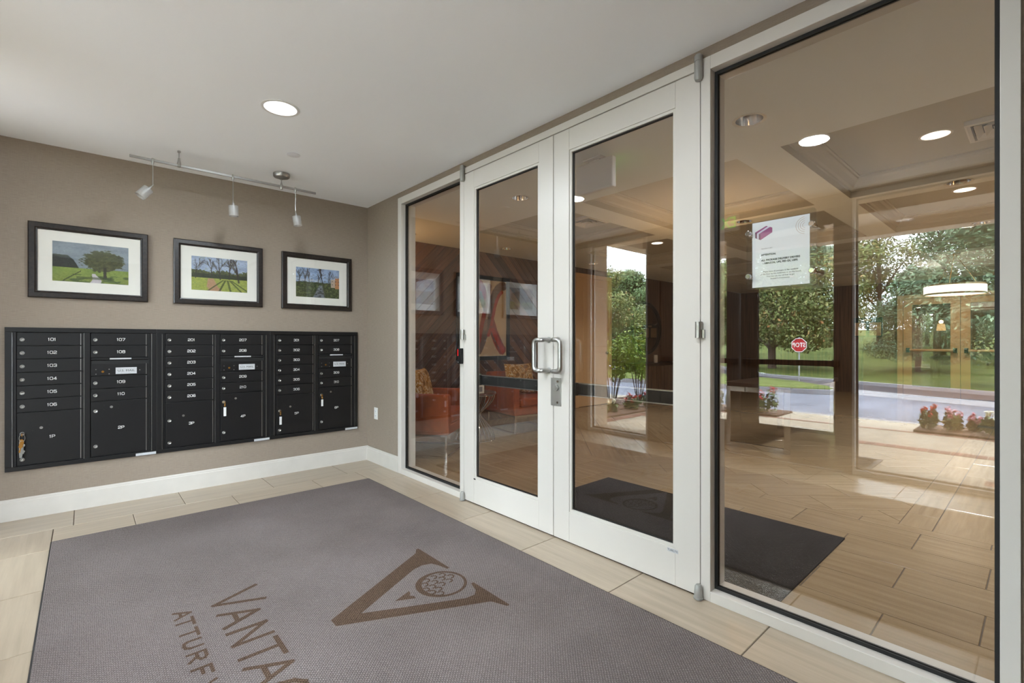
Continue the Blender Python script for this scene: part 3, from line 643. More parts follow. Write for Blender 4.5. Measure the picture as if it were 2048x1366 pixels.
def art2(u, v):
    n = fbm(u, v, 10, 21); n2 = fbm(u, v, 34, 22)
    c = np.array([0.62, 0.70, 0.84])+(0.25*(n-0.4))[..., None]*np.ones(3)
    c = mixc(c, (72, 84, 40), sm(0.02, 0.0, v-(0.52+0.14*n2+0.03*np.sin(u*14)))*1.0)
    c = mixc(c, (120, 128, 60), sm(0.45, 0.7, n2)*(v > 0.42)*(v < 0.62)*0.8)
    c = mixc(c, (42, 52, 30), ((v < 0.5) & (v > 0.36))*(0.5+0.5*n))
    c = np.where((v < 0.38)[..., None], np.stack([0.55+0.22*n2, 0.64+0.14*n2, 0.20+0.1*n], -1), c)
    pc = 0.33+0.22*(0.38-v)/0.38*0.2; pw = 0.06+0.34*(0.38-v)
    c = mixc(c, (198, 146, 104), sm(0.02, 0, np.abs(u-pc-0.03*(v < 0.1))-pw*0.5*1.2)*(v < 0.37))
    for q in (-0.5, -0.2, 0.1, 0.4, 0.62): c = mixc(c, (70, 84, 30), sm(0.016, 0.0, np.abs(u-(0.62+q*(0.42-v)*1.6))-0.010)*(v < 0.34)*0.75)
    for k, (x, y0, hh, ln, w) in enumerate(((0.07, 0.36, 0.34, 0.05, 0.012), (0.35, 0.40, 0.30, -0.06, 0.013), (0.50, 0.36, 0.36, -0.10, 0.018), (0.66, 0.38, 0.34, 0.06, 0.016), (0.84, 0.30, 0.44, -0.16, 0.028))): c = twigs(c, u, v, x, y0, hh, ln, w, (56, 46, 38), 70+k, 3)
    c = mixc(c, (150, 158, 90), sm(0.62, 0.74, fbm(u, v, 44, 31))*(v > 0.55)*0.5)
    return c
def art3(u, v):
    n = fbm(u, v, 9, 41); n2 = fbm(u, v, 36, 42)
    c = np.array([0.58, 0.70, 0.88])+(0.3*(n-0.4))[..., None]*np.ones(3)
    c = mixc(c, (92, 92, 82), sm(0.50, 0.66, fbm(u, v*0.8, 26, 43))*(v > 0.45)*(v < 0.8)*0.45)
    c = mixc(c, (224, 226, 236), ((v > 0.46) & (v < 0.62) & (u < 0.55))*sm(0.4, 0.6, n2)*0.7)
    c = mixc(c, (60, 78, 40), sm(0.02, 0, v-(0.48+0.06*n2))*1.0)
    c = mixc(c, (112, 128, 66), sm(0.48, 0.66, n2)*(v < 0.48)*0.8)
    pc = 0.56-0.1*(0.4-v); pw = 0.05+0.55*(0.42-v)
    c = mixc(c, (128, 138, 152), sm(0.03, 0, np.abs(u-pc)-pw*0.45)*(v < 0.42))
    c = mixc(c, (62, 68, 66), sm(0.5, 0.62, fbm(u*1.4, v*1.4, 14, 47))*sm(0.03, 0, np.abs(u-pc)-pw*0.45)*(v < 0.4)*0.8)
    c = mixc(c, (206, 180, 154), ((u > 0.80) & (v > 0.38) & (v < 0.66)).astype(float)); c = mixc(c, (214, 140, 82), ((u > 0.9) & (v > 0.34) & (v < 0.72)).astype(float))
    c = mixc(c, (90, 84, 84), (((u*40).astype(int) % 3 == 0) & ((v*26).astype(int) % 3 == 0) & (u > 0.82) & (v > 0.42) & (v < 0.62))*0.8)
    for k, (x, y0, hh, ln, w) in enumerate(((0.06, 0.40, 0.34, 0.12, 0.013), (0.20, 0.44, 0.30, 0.02, 0.010), (0.30, 0.44, 0.30, -0.08, 0.008), (0.62, 0.42, 0.36, -0.25, 0.015), (0.50, 0.44, 0.30, 0.1, 0.008), (0.74, 0.42, 0.30, 0.1, 0.010))): c = twigs(c, u, v, x, y0, hh, ln, w, (52, 46, 42), 90+k, 3)
    return c
def picture(x0, x1, px0, px1, pz0, pz1, func, label):
    p = thing('framed_picture', label, 'picture', ((x0+x1)/2, 0, 1.512), 'framed landscape photographs over the mailboxes')
    z0, z1 = 1.512, 2.032; w = 0.047; y1, y0 = -0.001, -0.030
    prof = [(0, y1), (0, y0+0.004), (0.006, y0), (w-0.014, y0), (w-0.008, y0+0.006), (w, y0+0.008), (w, y1)]
    mb = MB()
    for (ax, az, dx, dz, nx, nz) in ((x0, z0, 1, 0, 0, 1), (x1, z0, 0, 1, -1, 0), (x1, z1, -1, 0, 0, -1), (x0, z1, 0, -1, 1, 0)):
        Ln = (x1-x0) if dx else (z1-z0); n = len(prof); side = MB()
        side.v = [(ax+dx*t+nx*t, y, az+dz*t+nz*t) for t, y in prof]+[(ax+dx*(Ln-t)+nx*t, y, az+dz*(Ln-t)+nz*t) for t, y in prof]
        side.f = [(k, (k+1) % n, n+(k+1) % n, n+k) for k in range(n)]+[tuple(range(n))[::-1], tuple(range(n, 2*n))]; side.m = [0]*(n+2)
        side.build('frame_side', M['frame'], p)
    MB().box(x0+w-0.004, x1-w+0.004, -0.016, -0.012, z0+w-0.004, z1-w+0.004).build('mat_board', M['matboard'], p)
    painted('print', frame_mtx(((px0+px1)/2, -0.0164, (pz0+pz1)/2), (1, 0, 0), (0, 0, 1)), px1-px0, pz1-pz0, 170, 114, lambda u, v: (lambda c: (c*0.80+0.20*c.mean(-1, keepdims=True))*0.88+0.10*(fbm(u, v, 60, 77)-0.5)[..., None])(func(u, v)), M['print'], p)
    MB().box(x0+w-0.003, x1-w+0.003, -0.0215, -0.0195, z0+w-0.003, z1-w+0.003).build('glass', M['picglass'], p)
picture(-2.457, -1.802, -2.336, -1.920, 1.634, 1.914, art1, 'dark framed photograph of one big spreading tree beside a path')
picture(-1.640, -0.992, -1.520, -1.113, 1.631, 1.908, art2, 'dark framed photograph of bare trees casting shadows over a tan path')
picture(-0.832, -0.180, -0.708, -0.303, 1.628, 1.904, art3, 'dark framed photograph of a stream with houses, nearest the glass doors')

# ================================================================== CEILING FITTINGS of the vestibule
def downlight_lit(x, y, z, r, label, mat, power, col, group):
    d = thing('downlight', label, 'ceiling light', (x, y, z), group)
    MB().lathe([(r, -0.001), (r, -0.004), (r-0.006, -0.006), (r-0.016, -0.004), (r-0.016, -0.001)], (x, y, z), 'z', 40, caps=False).build('trim_ring', M['plastic'], d, smooth=True)
    MB().lathe([(r-0.0155, -0.0012), (r-0.0155, -0.0034)], (x, y, z), 'z', 40).build('lens', mat, d)
    lamp('lamp', 'AREA', (x, y, z-0.012), power, col, 2*r-0.04, (0, 0, 0), None if z < 2.6 else R(115))
    return d
downlight_lit(dl_v[0][0], dl_v[0][1], H, 0.105, 'lit round recessed light in the white vestibule ceiling', M['lit'], P_VEST, NEUT, None)
downlight_lit(dl_v[1][0], dl_v[1][1], H, 0.105, 'second lit recessed light in vestibule ceiling, seen only mirrored in the glass', M['lit'], P_VEST, NEUT, None)
sp = thing('sprinkler_cover', 'small round white sprinkler cover flush in the vestibule ceiling', 'sprinkler', (-1.024, -0.962, H))
MB().lathe([(0.040, -0.001), (0.045, -0.003), (0.045, -0.006), (0.040, -0.008), (0, -0.009)], (-1.024, -0.962, H), 'z', 28).build('plate', M['plasticg'], sp, smooth=True)
TY, TZ = -0.48, 2.476
tr = thing('track_light', 'brushed nickel monorail light with three frosted glass heads over the pictures', 'light', (-1.3, TY, H))
MB().box(-1.94, -0.692, TY-0.005, TY+0.005, TZ-0.009, TZ+0.009).build('rail', M['nickel'], tr, bevel=0.002)
cn = MB().lathe([(0.058, -0.001), (0.062, -0.004), (0.062, -0.024), (0.056, -0.034), (0.024, -0.044), (0.012, -0.050), (0.0, -0.050)], (-0.968, TY, H), 'z', 32).build('canopy', M['nickel'], tr, smooth=True)
MB().tube([(-0.968, TY, H-0.05), (-0.968, TY, TZ+0.02)], 0.004, 8).lathe([(0.004, 0.035), (0.010, 0.012), (0.0125, -0.006), (0.0115, -0.020), (0.008, -0.026), (0, -0.026)], (-0.968, TY, TZ), 'z', 16).build('feed_post', M['nickel'], cn, smooth=True)
MB().lathe([(0.010, -0.001), (0.010, -0.012), (0.004, -0.014), (0.003, -0.05), (0.006, -0.052), (0.009, -0.075), (0.012, -0.09), (0.012, -0.115), (0.008, -0.118), (0, -0.118)], (-1.66, TY, H), 'z', 16).build('standoff', M['nickel'], tr, smooth=True)
for hx, ln, tilt, az in ((-1.812, 0.175, 38, 185), (-1.317, 0.185, 3, 0), (-0.858, 0.185, 9, -20)):
    a = MB().lathe([(0.0, 0.014), (0.006, 0.014), (0.0095, 0.008), (0.0095, -0.010), (0.006, -0.026), (0.003, -0.034)], (hx, TY, TZ), 'z', 14)
    a.tube([(hx, TY, TZ-0.03), (hx, TY, TZ-ln)], 0.0028, 8)
    sh = a.build('head', M['nickel'], tr, smooth=True)
    m = Matrix.Translation((hx, TY, TZ-ln)) @ Matrix.Rotation(R(az), 4, 'Z') @ Matrix.Rotation(R(-tilt), 4, 'Y')
    MB().lathe([(0.003, 0.006), (0.004, -0.008), (0.012, -0.036), (0.012, -0.046), (0, -0.046)], (0, 0, 0), 'z', 14).xf(m).build('socket', M['nickel'], sh, smooth=True)
    MB().lathe([(0.0, -0.040), (0.033, -0.040), (0.033, -0.118), (0.030, -0.118), (0.030, -0.044), (0.0, -0.044)], (0, 0, 0), 'z', 24, caps=False).xf(m).build('glass_shade', M['frost'], sh, smooth=True)
    MB().lathe([(0.0, -0.05), (0.013, -0.05), (0.018, -0.085), (0.0, -0.09)], (0, 0, 0), 'z', 14).xf(m).build('bulb', M['plastic'], sh, smooth=True)
ol = thing('wall_outlet', 'white duplex power outlet low on the wall beside the glass', 'outlet', (0, -0.197, 0.493))
MB().box(-0.006, -0.0005, -0.233, -0.161, 0.435, 0.551).build('cover_plate', M['plastic'], ol, bevel=0.002)
for z in (0.515, 0.471):
    s_ = MB().box(-0.0085, -0.006, -0.214, -0.180, z-0.014, z+0.014).build('socket', M['plasticg'], ol, bevel=0.003)
    MB().box(-0.0092, -0.0084, -0.205, -0.203, z-0.004, z+0.008).box(-0.0092, -0.0084, -0.191, -0.189, z-0.004, z+0.008).lathe([(0.0028, -0.0092), (0.0028, -0.0084)], (0, -0.197, z-0.008), 'x', 8).build('slot', M['black'], s_)

# ================================================================== ENTRANCE MAT with its woven sign
mt = thing('entrance_mat', 'large grey ribbed entrance mat with brown V emblem and lettering', 'mat', (-1.31, -2.9, 0))
MB().box(-2.314, -0.312, -5.4, -0.684, 0.0005, 0.010).build('pile', M['mat'], mt, bevel=0.003)
MB().box(-2.320, -2.3145, -5.4, -0.684, 0.0005, 0.007).box(-0.3115, -0.306, -5.4, -0.684, 0.0005, 0.007).build('edge_strip', M['rubber'], mt)
ZM = 0.0100
FLAT_N = [0]
def flat(polys, name, par):
    mb = MB()
    for P in polys: FLAT_N[0] += 1; mb.prism([(v[0], v[1], ZM-0.001) for v in P], (0, 0, 0.0015+0.00012*(FLAT_N[0] % 11)))
    return mb.build(name, M['mat_logo'], par)
def EM(u, v): return (v-1.383, -2.645-u)                      # emblem: u to the right of the reader, v up
emb = flat([[EM(*p) for p in [(-0.036, 0), (0.02, 0), (0.148, 0.272), (0.10, 0.318), (0.0, 0.118), (-0.122, 0.345), (-0.175, 0.255)]],
            [EM(*p) for p in [(-0.175, 0.255), (-0.122, 0.345), (-0.205, 0.50), (-0.216, 0.555), (-0.20, 0.605), (-0.16, 0.622), (-0.095, 0.635), (-0.095, 0.650), (-0.41, 0.650), (-0.41, 0.636), (-0.366, 0.606), (-0.338, 0.555)]],
            [EM(*p) for p in [(0.148, 0.272), (0.278, 0.55), (0.305, 0.606), (0.383, 0.636), (0.383, 0.651), (0.113, 0.651), (0.113, 0.636), (0.178, 0.615), (0.208, 0.585), (0.206, 0.535), (0.10, 0.318)]]], 'emblem', mt)
bc = (0.016, 0.526)
ring = []
for k in range(40):
    t0, t1 = 2*math.pi*k/40, 2*math.pi*(k+1)/40
    def rr(t): return 0.112-0.016*max(0, math.cos(t-R(250)))**1
    ring.append([EM(bc[0]+r*math.cos(t), bc[1]+r*math.sin(t)) for t, r in ((t0, 0.126), (t1, 0.126), (t1, rr(t1)), (t0, rr(t0)))])
flat(ring, 'ball_outline', emb)
dim = []
for (cu, cv) in [(-0.07, 0.05), (-0.03, 0.075), (-0.08, 0.005), (-0.04, 0.028), (0.0, 0.045), (-0.075, -0.04), (-0.035, -0.018), (0.005, -0.002), (-0.045, -0.068), (-0.005, -0.05), (0.035, -0.04), (0.0, -0.088), (0.04, -0.078), (0.075, -0.055)]:
    for k in range(5):
        t0, t1 = R(-30+48*k), R(-30+48*(k+1))
        dim.append([EM(bc[0]+cu+r*math.cos(t), bc[1]+cv+r*math.sin(t)) for t, r in ((t0, 0.021), (t1, 0.021), (t1, 0.013), (t0, 0.013))])
flat(dim, 'ball_dimple', emb)
flat([[EM(*p) for p in [(0.009, 0.280), (0.050, 0.362), (0.030, 0.366), (0.012, 0.352), (-0.006, 0.366), (-0.026, 0.370)]]], 'tee', emb)
FONT = {'V': [[(0, 1), (0.5, 0), (1, 1)]], 'A': [[(0, 0), (0.5, 1), (1, 0)], [(0.2, 0.38), (0.8, 0.38)]], 'N': [[(0, 0), (0, 1), (1, 0), (1, 1)]], 'T': [[(0, 1), (1, 1)], [(0.5, 1), (0.5, 0)]],
        'G': [[(0.95, 0.8), (0.7, 0.98), (0.4, 1), (0.12, 0.8), (0, 0.5), (0.12, 0.2), (0.4, 0), (0.75, 0.02), (0.97, 0.2), (0.97, 0.45), (0.55, 0.45)]], 'E': [[(1, 1), (0, 1), (0, 0), (1, 0)], [(0, 0.52), (0.8, 0.52)]],
        'U': [[(0, 1), (0, 0.3), (0.15, 0.06), (0.5, 0), (0.85, 0.06), (1, 0.3), (1, 1)]], 'R': [[(0, 0), (0, 1), (0.7, 1), (0.95, 0.85), (0.95, 0.65), (0.7, 0.5), (0, 0.5)], [(0.45, 0.5), (1, 0)]],
        'F': [[(1, 1), (0, 1), (0, 0)], [(0, 0.5), (0.8, 0.5)]], 'L': [[(0, 1), (0, 0), (1, 0)]], 'Y': [[(0, 1), (0.5, 0.5), (1, 1)], [(0.5, 0.5), (0.5, 0)]]}
def letter(ch, y0, y1, xb, h, w):
    polys = []
    for st in FONT[ch]:
        P = [Vector((xb+h*b, y0+(y1-y0)*a)) for a, b in st]
        for a, b in zip(P, P[1:]):
            d = (b-a).normalized(); n = Vector((-d.y, d.x))*w/2; a2, b2 = a-d*w*0.4, b+d*w*0.4
            polys.append([tuple(a2+n), tuple(a2-n), tuple(b2-n), tuple(b2+n)])
    return polys
for ch, ya, yb, h in (('V', -2.062, -2.224, 0.190), ('A', -2.246, -2.374, 0.142), ('N', -2.428, -2.530, 0.142), ('T', -2.572, -2.702, 0.142), ('A', -2.706, -2.842, 0.142), ('G', -2.87, -2.985, 0.142), ('E', -3.03, -3.115, 0.142)):
    flat(letter(ch, ya, yb, -1.735, h, 0.019), 'letter', mt)
for ch, ya, yb in (('A', -2.102, -2.166), ('T', -2.178, -2.245), ('T', -2.280, -2.345), ('U', -2.378, -2.432), ('R', -2.478, -2.535), ('F', -2.590, -2.640), ('V', -2.69, -2.75), ('A', -2.765, -2.825), ('L', -2.855, -2.895), ('L', -2.93, -2.97), ('E', -3.005, -3.05), ('Y', -3.08, -3.14)):
    flat(letter(ch, ya, yb, -1.880, 0.058, 0.012), 'letter', mt)

# ================================================================== NOTICE on the right pane
nt = thing('notice_holder', 'clear acrylic holder with paper delivery notice on four chrome standoffs', 'notice', (0.0, -3.91, 1.42))
XN = 0.000
def rrect(y0, y1, z0, z1, r, n=6):
    P = []
    for cy_, cz, a0 in ((y1-r, z1-r, 0), (y0+r, z1-r, 90), (y0+r, z0+r, 180), (y1-r, z0+r, 270)):
        P += [(cy_+r*math.cos(R(a0+90*k/n)), cz+r*math.sin(R(a0+90*k/n))) for k in range(n+1)]
    return P
MB().prism([(XN, y, z) for y, z in rrect(-4.043, -3.775, 1.430, 1.738, 0.014)], (0.003, 0, 0)).build('acrylic_back', M['acrylic'], nt)
MB().prism([(XN-0.009, y, z) for y, z in rrect(-4.043, -3.775, 1.430, 1.738, 0.014)], (0.003, 0, 0)).build('acrylic_front', M['acrylic'], nt)
pp = MB().box(XN-0.0045, XN-0.0035, -4.020, -3.799, 1.437, 1.717).build('paper', M['paper'], nt)
for y in (-3.788, -4.032):
    for z in (1.672, 1.486):
        MB().lathe([(0.0, -0.028), (0.009, -0.028), (0.012, -0.024), (0.012, -0.014), (0.006, -0.012), (0.006, 0.033), (0.0, 0.033)], (XN, y, z), 'x', 18).build('standoff', M['chrome'], nt, smooth=True)
XT = XN-0.0050
def nline(s, y, z, size, m='ink', align='LEFT', bold=0.0, sx=0.9): text('lettering', s, size, M[m], pp, frame_mtx((XT, y, z), (0, -1, 0), (0, 0, 1)), align, bold=bold, sx=sx, res=2)
nline('September 2, 2021', -3.836, 1.601, 0.0065, 'greyink')
nline('ATTENTION:', -3.836, 1.574, 0.0105, bold=0.0004, sx=0.95)
nline('ALL PACKAGE DELIVERY DRIVERS', -3.836, 1.551, 0.0105, bold=0.0004, sx=0.95)
nline('- AMAZON, UPS, FED EX, USPS', -3.842, 1.538, 0.0105, bold=0.0004, sx=0.95)
for k, s in enumerate(('Please leave all packages in the vestibule', 'on the floor by the mailboxes or on the bench.', 'You may use the call box to get', 'buzzed in if necessary.')): nline(s, -3.911, 1.502-0.0105*k, 0.0088, align='CENTER', sx=0.95)
def npoly(pts, m, nm): xo = XT-(0.0004 if nm == 'box_tape' else 0.0); MB().prism([(xo, y, z) for y, z in pts], (0.0006, 0, 0)).build(nm, M[m], pp)
bx = lambda u, v: (-3.811-u, 1.640+v)
npoly([bx(*p) for p in [(0, 0.012), (0.022, 0.0), (0.022, 0.024), (0, 0.036)]], 'purple2', 'box_end')
npoly([bx(*p) for p in [(0.022, 0.0), (0.069, 0.026), (0.069, 0.046), (0.022, 0.024)]], 'purple', 'box_side')
npoly([bx(*p) for p in [(0, 0.036), (0.022, 0.024), (0.069, 0.046), (0.045, 0.057)]], 'purple', 'box_top')
npoly([bx(*p) for p in [(0.009, 0.0312), (0.016, 0.0274), (0.060, 0.0502), (0.052, 0.0540)]], 'lilac', 'box_tape')
npoly([bx(*p) for p in [(0.008, 0.0085), (0.015, 0.0045), (0.015, 0.0275), (0.008, 0.0315)]], 'lilac', 'box_tape')
for r in (0.010, 0.018, 0.026, 0.034):
    mb = MB()
    for k in range(12):
        t0, t1 = R(95+170*k/12), R(95+170*(k+1)/12)
        mb.prism([(XT, -4.004-q*math.cos(t), 1.674+q*math.sin(t)) for t, q in ((t0, r+0.0006), (t1, r+0.0006), (t1, r-0.0006), (t0, r-0.0006))], (0.0006, 0, 0))
    mb.build('arc_logo', M['tanink'], pp)

# ================================================================== THE LOBBY behind the glass
LY1, LY0, LX1 = 1.10, -6.2, 11.8
lf = struct('floor.001', MB().box(0.12, LX1+0.2, LY0, LY1+0.1, -0.12, -0.004), M['grout'])
MB().box(4.2, LX1, -1.9, LY1, -0.004, 0).box(4.4, LX1, -4.0, -1.9, -0.004, 0).box(7.55, LX1, -4.79, -4.0, -0.004, 0).box(1.842, LX1, LY0, -4.79, -0.004, 0).build('floor_field', M['grout_lobby'], lf)
TLB = M['tile_lobby']
rows = [0.12, 0.155, 0.466, 0.777, 1.092, 1.408, 1.731, 1.842]
for k, (a, b) in enumerate(zip(rows, rows[1:])):
    y = 1.08; ph = [0.0, 4.17, 4.475, 4.15, 4.457, 4.13, 3.805][k] % 0.634
    e = -ph
    while e < 1.08: e += 0.634
    edges = [1.08]+[e-0.634*q for q in range(1, 14)]
    edges = [v for v in edges if v > -6.1]+[-6.1]
    for p, q in zip(edges, edges[1:]):
        if p-q > 0.03: tile_obj(lf, rect(a, b, q, p), 0, TLB, along='y')
# herringbone field
def herring(x0, x1, y0, y1, w, l, ang):
    ca, sa = math.cos(ang), math.sin(ang); out = []
    n = 16
    for i in range(-n, n+1):
        for j in range(-n, n+1):
            for kind in (0, 1):
                ox = i*w+j*2*w*0+j*l*0; 
                bx_ = i*w+j*l*1.0; by_ = i*w-j*l*0.0
                if kind == 0: r_ = (bx_, bx_+l, by_, by_+w, 'x')
                else: r_ = (bx_-w*0+l, bx_+l+w, by_+w-l, by_+w, 'y')
                P = [(r_[0], r_[2]), (r_[1], r_[2]), (r_[1], r_[3]), (r_[0], r_[3])]
                g = 0.0018; cxx = (r_[0]+r_[1])/2; cyy = (r_[2]+r_[3])/2
                P = [(p[0]+(g if p[0] < cxx else -g), p[1]+(g if p[1] < cyy else -g)) for p in P]
                Q = [(3.4+p[0]*ca-p[1]*sa, -1.2+p[0]*sa+p[1]*ca) for p in P]
                out.append((Q, ang+(0 if kind == 0 else math.pi/2)))
    res = []
    for Q, a in out:
        c = clip(Q, x0, x1, y0, y1)
        if c and len(c) >= 3 and area(c) > 0.003: res.append((c, a))
    return res
def diag(x0, x1, y0, y1, w, l, ang):
    ca, sa = math.cos(ang), math.sin(ang); res = []
    for i in range(-60, 60):
        for j in range(-30, 30):
            a, b = j*l+(i % 2)*l/2, i*w; g = 0.0024
            P = [(a+g, b+g), (a+l-g, b+g), (a+l-g, b+w-g), (a+g, b+w-g)]
            Q = [(x0+p[0]*ca-p[1]*sa, -1+p[0]*sa+p[1]*ca) for p in P]
            c = clip(Q, x0+0.001, x1-0.001, y0+0.001, y1-0.001)
            if c and len(c) >= 3 and area(c) > 0.004: res.append((c, ang))
    return res
for c, a in diag(1.842, 4.2, -1.9, 1.08, 0.31, 0.62, R(45))+diag(1.842, 4.4, -4.0, -1.9, 0.31, 0.62, R(-45)): tile_obj(lf, c, 0, TLB, along=a)
for a, b, ph in ((-4.17, -4.0, 0.3), (-4.48, -4.17, 0.0), (-4.79, -4.48, 0.3)):
    for k in range(9):
        x0 = 1.842+0.634*k-ph*(k > 0); x1 = 1.842+0.634*(k+1)-ph
        tile_obj(lf, rect(x0, x1, a, b), 0, TLB)
coff = [(x, x2, y, y2) for x, x2 in ((1.49, 3.30), (3.60, 5.41), (5.71, 7.52), (7.82, 9.63)) for y, y2 in ((-4.90, -3.40), (-3.10, -1.60), (-1.30, 0.10))]
ZC = 2.755
dl_l = [(0.936, -1.297, 0.082), (0.910, -3.421, 0.082), (2.473, 0.66, 0.082), (3.45, -2.35, 0.082), (3.45, -4.15, 0.082), (0.92, 0.75, 0.082), (4.5, 0.66, 0.082), (5.56, -4.15, 0.082), (5.56, -2.35, 0.082)]
mb = MB(); plate(mb, 0.12, LX1, LY0, LY1, H, coff, dl_l, 0)
for x0, x1, y0, y1 in coff:
    mb.quad([(x0, y0, H), (x1, y0, H), (x1, y0, ZC), (x0, y0, ZC)], 1); mb.quad([(x0, y1, H), (x0, y1, ZC), (x1, y1, ZC), (x1, y1, H)], 1)
    mb.quad([(x0, y0, H), (x0, y0, ZC), (x0, y1, ZC), (x0, y1, H)], 1); mb.quad([(x1, y0, H), (x1, y1, H), (x1, y1, ZC), (x1, y0, ZC)], 1)
    mb.quad([(x0, y0, ZC), (x1, y0, ZC), (x1, y1, ZC), (x0, y1, ZC)], 1)
mb.box(0.12, LX1+0.1, LY0, LY1, 2.95, 3.0)
lc = struct('ceiling.001', mb, [M['lob_beam'], M['lob_ceil']], fix=False)
for x0, x1, y0, y1 in coff:
    prof = [(0, -0.115), (0.014, -0.115), (0.018, -0.100), (0.034, -0.088), (0.060, -0.045), (0.082, -0.030), (0.086, -0.014), (0.100, -0.012), (0.100, 0.0), (0, 0)]
    cr_ = MB(); n = len(prof)
    for (ax, ay, bx2, by2, sx, sy) in ((x0, y0, x1, y0, 1, 1), (x1, y0, x1, y1, -1, 1), (x1, y1, x0, y1, -1, -1), (x0, y1, x0, y0, 1, -1)):
        cr_.v += [(ax+sx*t, ay+sy*t, ZC+h) for t, h in prof]
    for k in range(4):
        for q in range(n): cr_.f.append((k*n+q, k*n+(q+1) % n, ((k+1) % 4)*n+(q+1) % n, ((k+1) % 4)*n+q)); cr_.m.append(0)
    cr_.build('crown_molding', M['crown'], lc)
# walls
lw = struct('wall_lobby', MB().box(0.12, LX1+0.2, LY1+0.012, LY1+0.15, -0.02, 2.95), M['darkwood'])
random.seed(9)
def planks(x0, x1, up):
    pitch = 0.15; w = x1-x0; z = -w
    k = 0
    while z < 2.6+w:
        za0, za1 = z+0.003, z+pitch-0.003
        P = [(x0+0.002, za0), (x1-0.002, za0+(w if up else -w)), (x1-0.002, za1+(w if up else -w)), (x0+0.002, za1)]
        c = clip(P, x0, x1, 0.0, H-0.002)
        if c and len(c) >= 3 and area(c) > 0.004:
            cx = sum(p[0] for p in c)/len(c); cz = sum(p[1] for p in c)/len(c); a = R(45 if up else -45); d = random.uniform(0.010, 0.014)
            loc = [((p[0]-cx)*math.cos(a)+(p[1]-cz)*math.sin(a), -(p[0]-cx)*math.sin(a)+(p[1]-cz)*math.cos(a)) for p in c]
            me = MB().prism([(q[0], q[1], 0) for q in loc], (0, 0, d)).mesh('plank', M['plank'])
            o = bpy.data.objects.new('plank', me); COL.objects.link(o); o.parent = lw
            o.matrix_local = Matrix.Translation((cx, LY1+0.012, cz)) @ Matrix.Rotation(R(90), 4, 'X') @ Matrix.Rotation(a, 4, 'Z')
        z += pitch; k += 1
planks(0.14, 1.98, True); planks(1.98, 3.75, False); planks(3.75, 4.45, True)
struct('wall_near', MB().box(0.0, 0.12, 0.12, LY1+0.15, -0.02, 3.0), M['lob_wall'])
struct('wall_far', MB().box(LX1-0.1, LX1+0.1, LY0, LY1, -0.02, 2.95), M['brown_wall'])
wf = struct('trim_2', MB().box(LX1-0.13, LX1-0.1, -1.74, LY1, 0.0, H), M['darkwood'])
struct('wall_end', MB().box(0.12, LX1+0.1, LY0-0.1, LY0, -0.02, 2.95), M['lob_wall'])
baseboard('baseboard_far', ((LX1-0.1, LY0), (LX1-0.1, -4.5), (-1, 0)))
# side door of the lobby
sd = structe('door_3', (4.5, LY1, 0))
MB().box(4.52, 4.60, LY1-0.03, LY1+0.011, 0, 2.48).box(5.52, 5.60, LY1-0.03, LY1+0.011, 0, 2.48).box(4.60, 5.52, LY1-0.03, LY1+0.011, 2.40, 2.48).build('casing', M['door_tan'], sd, bevel=0.004)
MB().box(4.60, 5.52, LY1-0.012, LY1+0.010, 0.01, 2.40).build('leaf', M['door_tan'], sd)
for z0, z1 in ((0.2, 1.0), (1.14, 2.25)): MB().box(4.74, 5.38, LY1-0.018, LY1-0.012, z0, z1).build('panel', M['door_tan'], sd, bevel=0.005)
MB().lathe([(0.025, -0.03), (0.03, -0.05), (0.02, -0.07), (0, -0.07)], (5.44, LY1+0.016, 1.0), 'y', 14).build('knob', M['nickel'], sd, smooth=True)
# double doors at the far end
def far_leaf(name, y0, y1):
    d = structe(name, (LX1-0.1, (y0+y1)/2, 0)); x0, x1 = LX1-0.16, LX1-0.11
    MB().box(x0, x1, y0-0.15, y0, 0.01, 2.17).build('stile', M['door_tan'], d); MB().box(x0, x1, y1, y1+0.15, 0.01, 2.17).build('stile', M['door_tan'], d)
    MB().box(x0, x1, y1+0.15, y0-0.15, 2.04, 2.17).build('top_rail', M['door_tan'], d); MB().box(x0, x1, y1+0.15, y0-0.15, 0.01, 0.22).build('bottom_rail', M['door_tan'], d)
    MB().box(x0+0.02, x0+0.028, y1+0.15, y0-0.15, 0.22, 2.04).build('glass', M['glass'], d)
    MB().tube([(x0-0.06, y0-0.10, 1.03), (x0-0.06, y1+0.08, 1.03)], 0.028, 10).build('push_bar', M['door_tan'], d, smooth=True)
    for y in (y0-0.09, y1+0.07): MB().box(x0-0.09, x0, y-0.03, y+0.03, 0.98, 1.08).build('end_bracket', M['black'], d, bevel=0.004)
far_leaf('door_4', -2.50, -3.44); far_leaf('door_5', -3.45, -4.39)
struct('trim_3', MB().box(LX1-0.17, LX1-0.1, -2.49, -2.39, 0, 2.26).box(LX1-0.17, LX1-0.1, -4.50, -4.40, 0, 2.26).box(LX1-0.17, LX1-0.1, -4.40, -2.49, 2.18, 2.26), M['door_tan'], bevel=0.004)
# dark doormat
lm = thing('doormat', 'dark charcoal doormat on the lobby floor just inside the doors', 'mat', (0.7, -2.95, 0))
MB().box(0.21, 1.285, -3.835, -2.07, 0.0005, 0.010).build('pile', M['mat_dark'], lm, bevel=0.003)
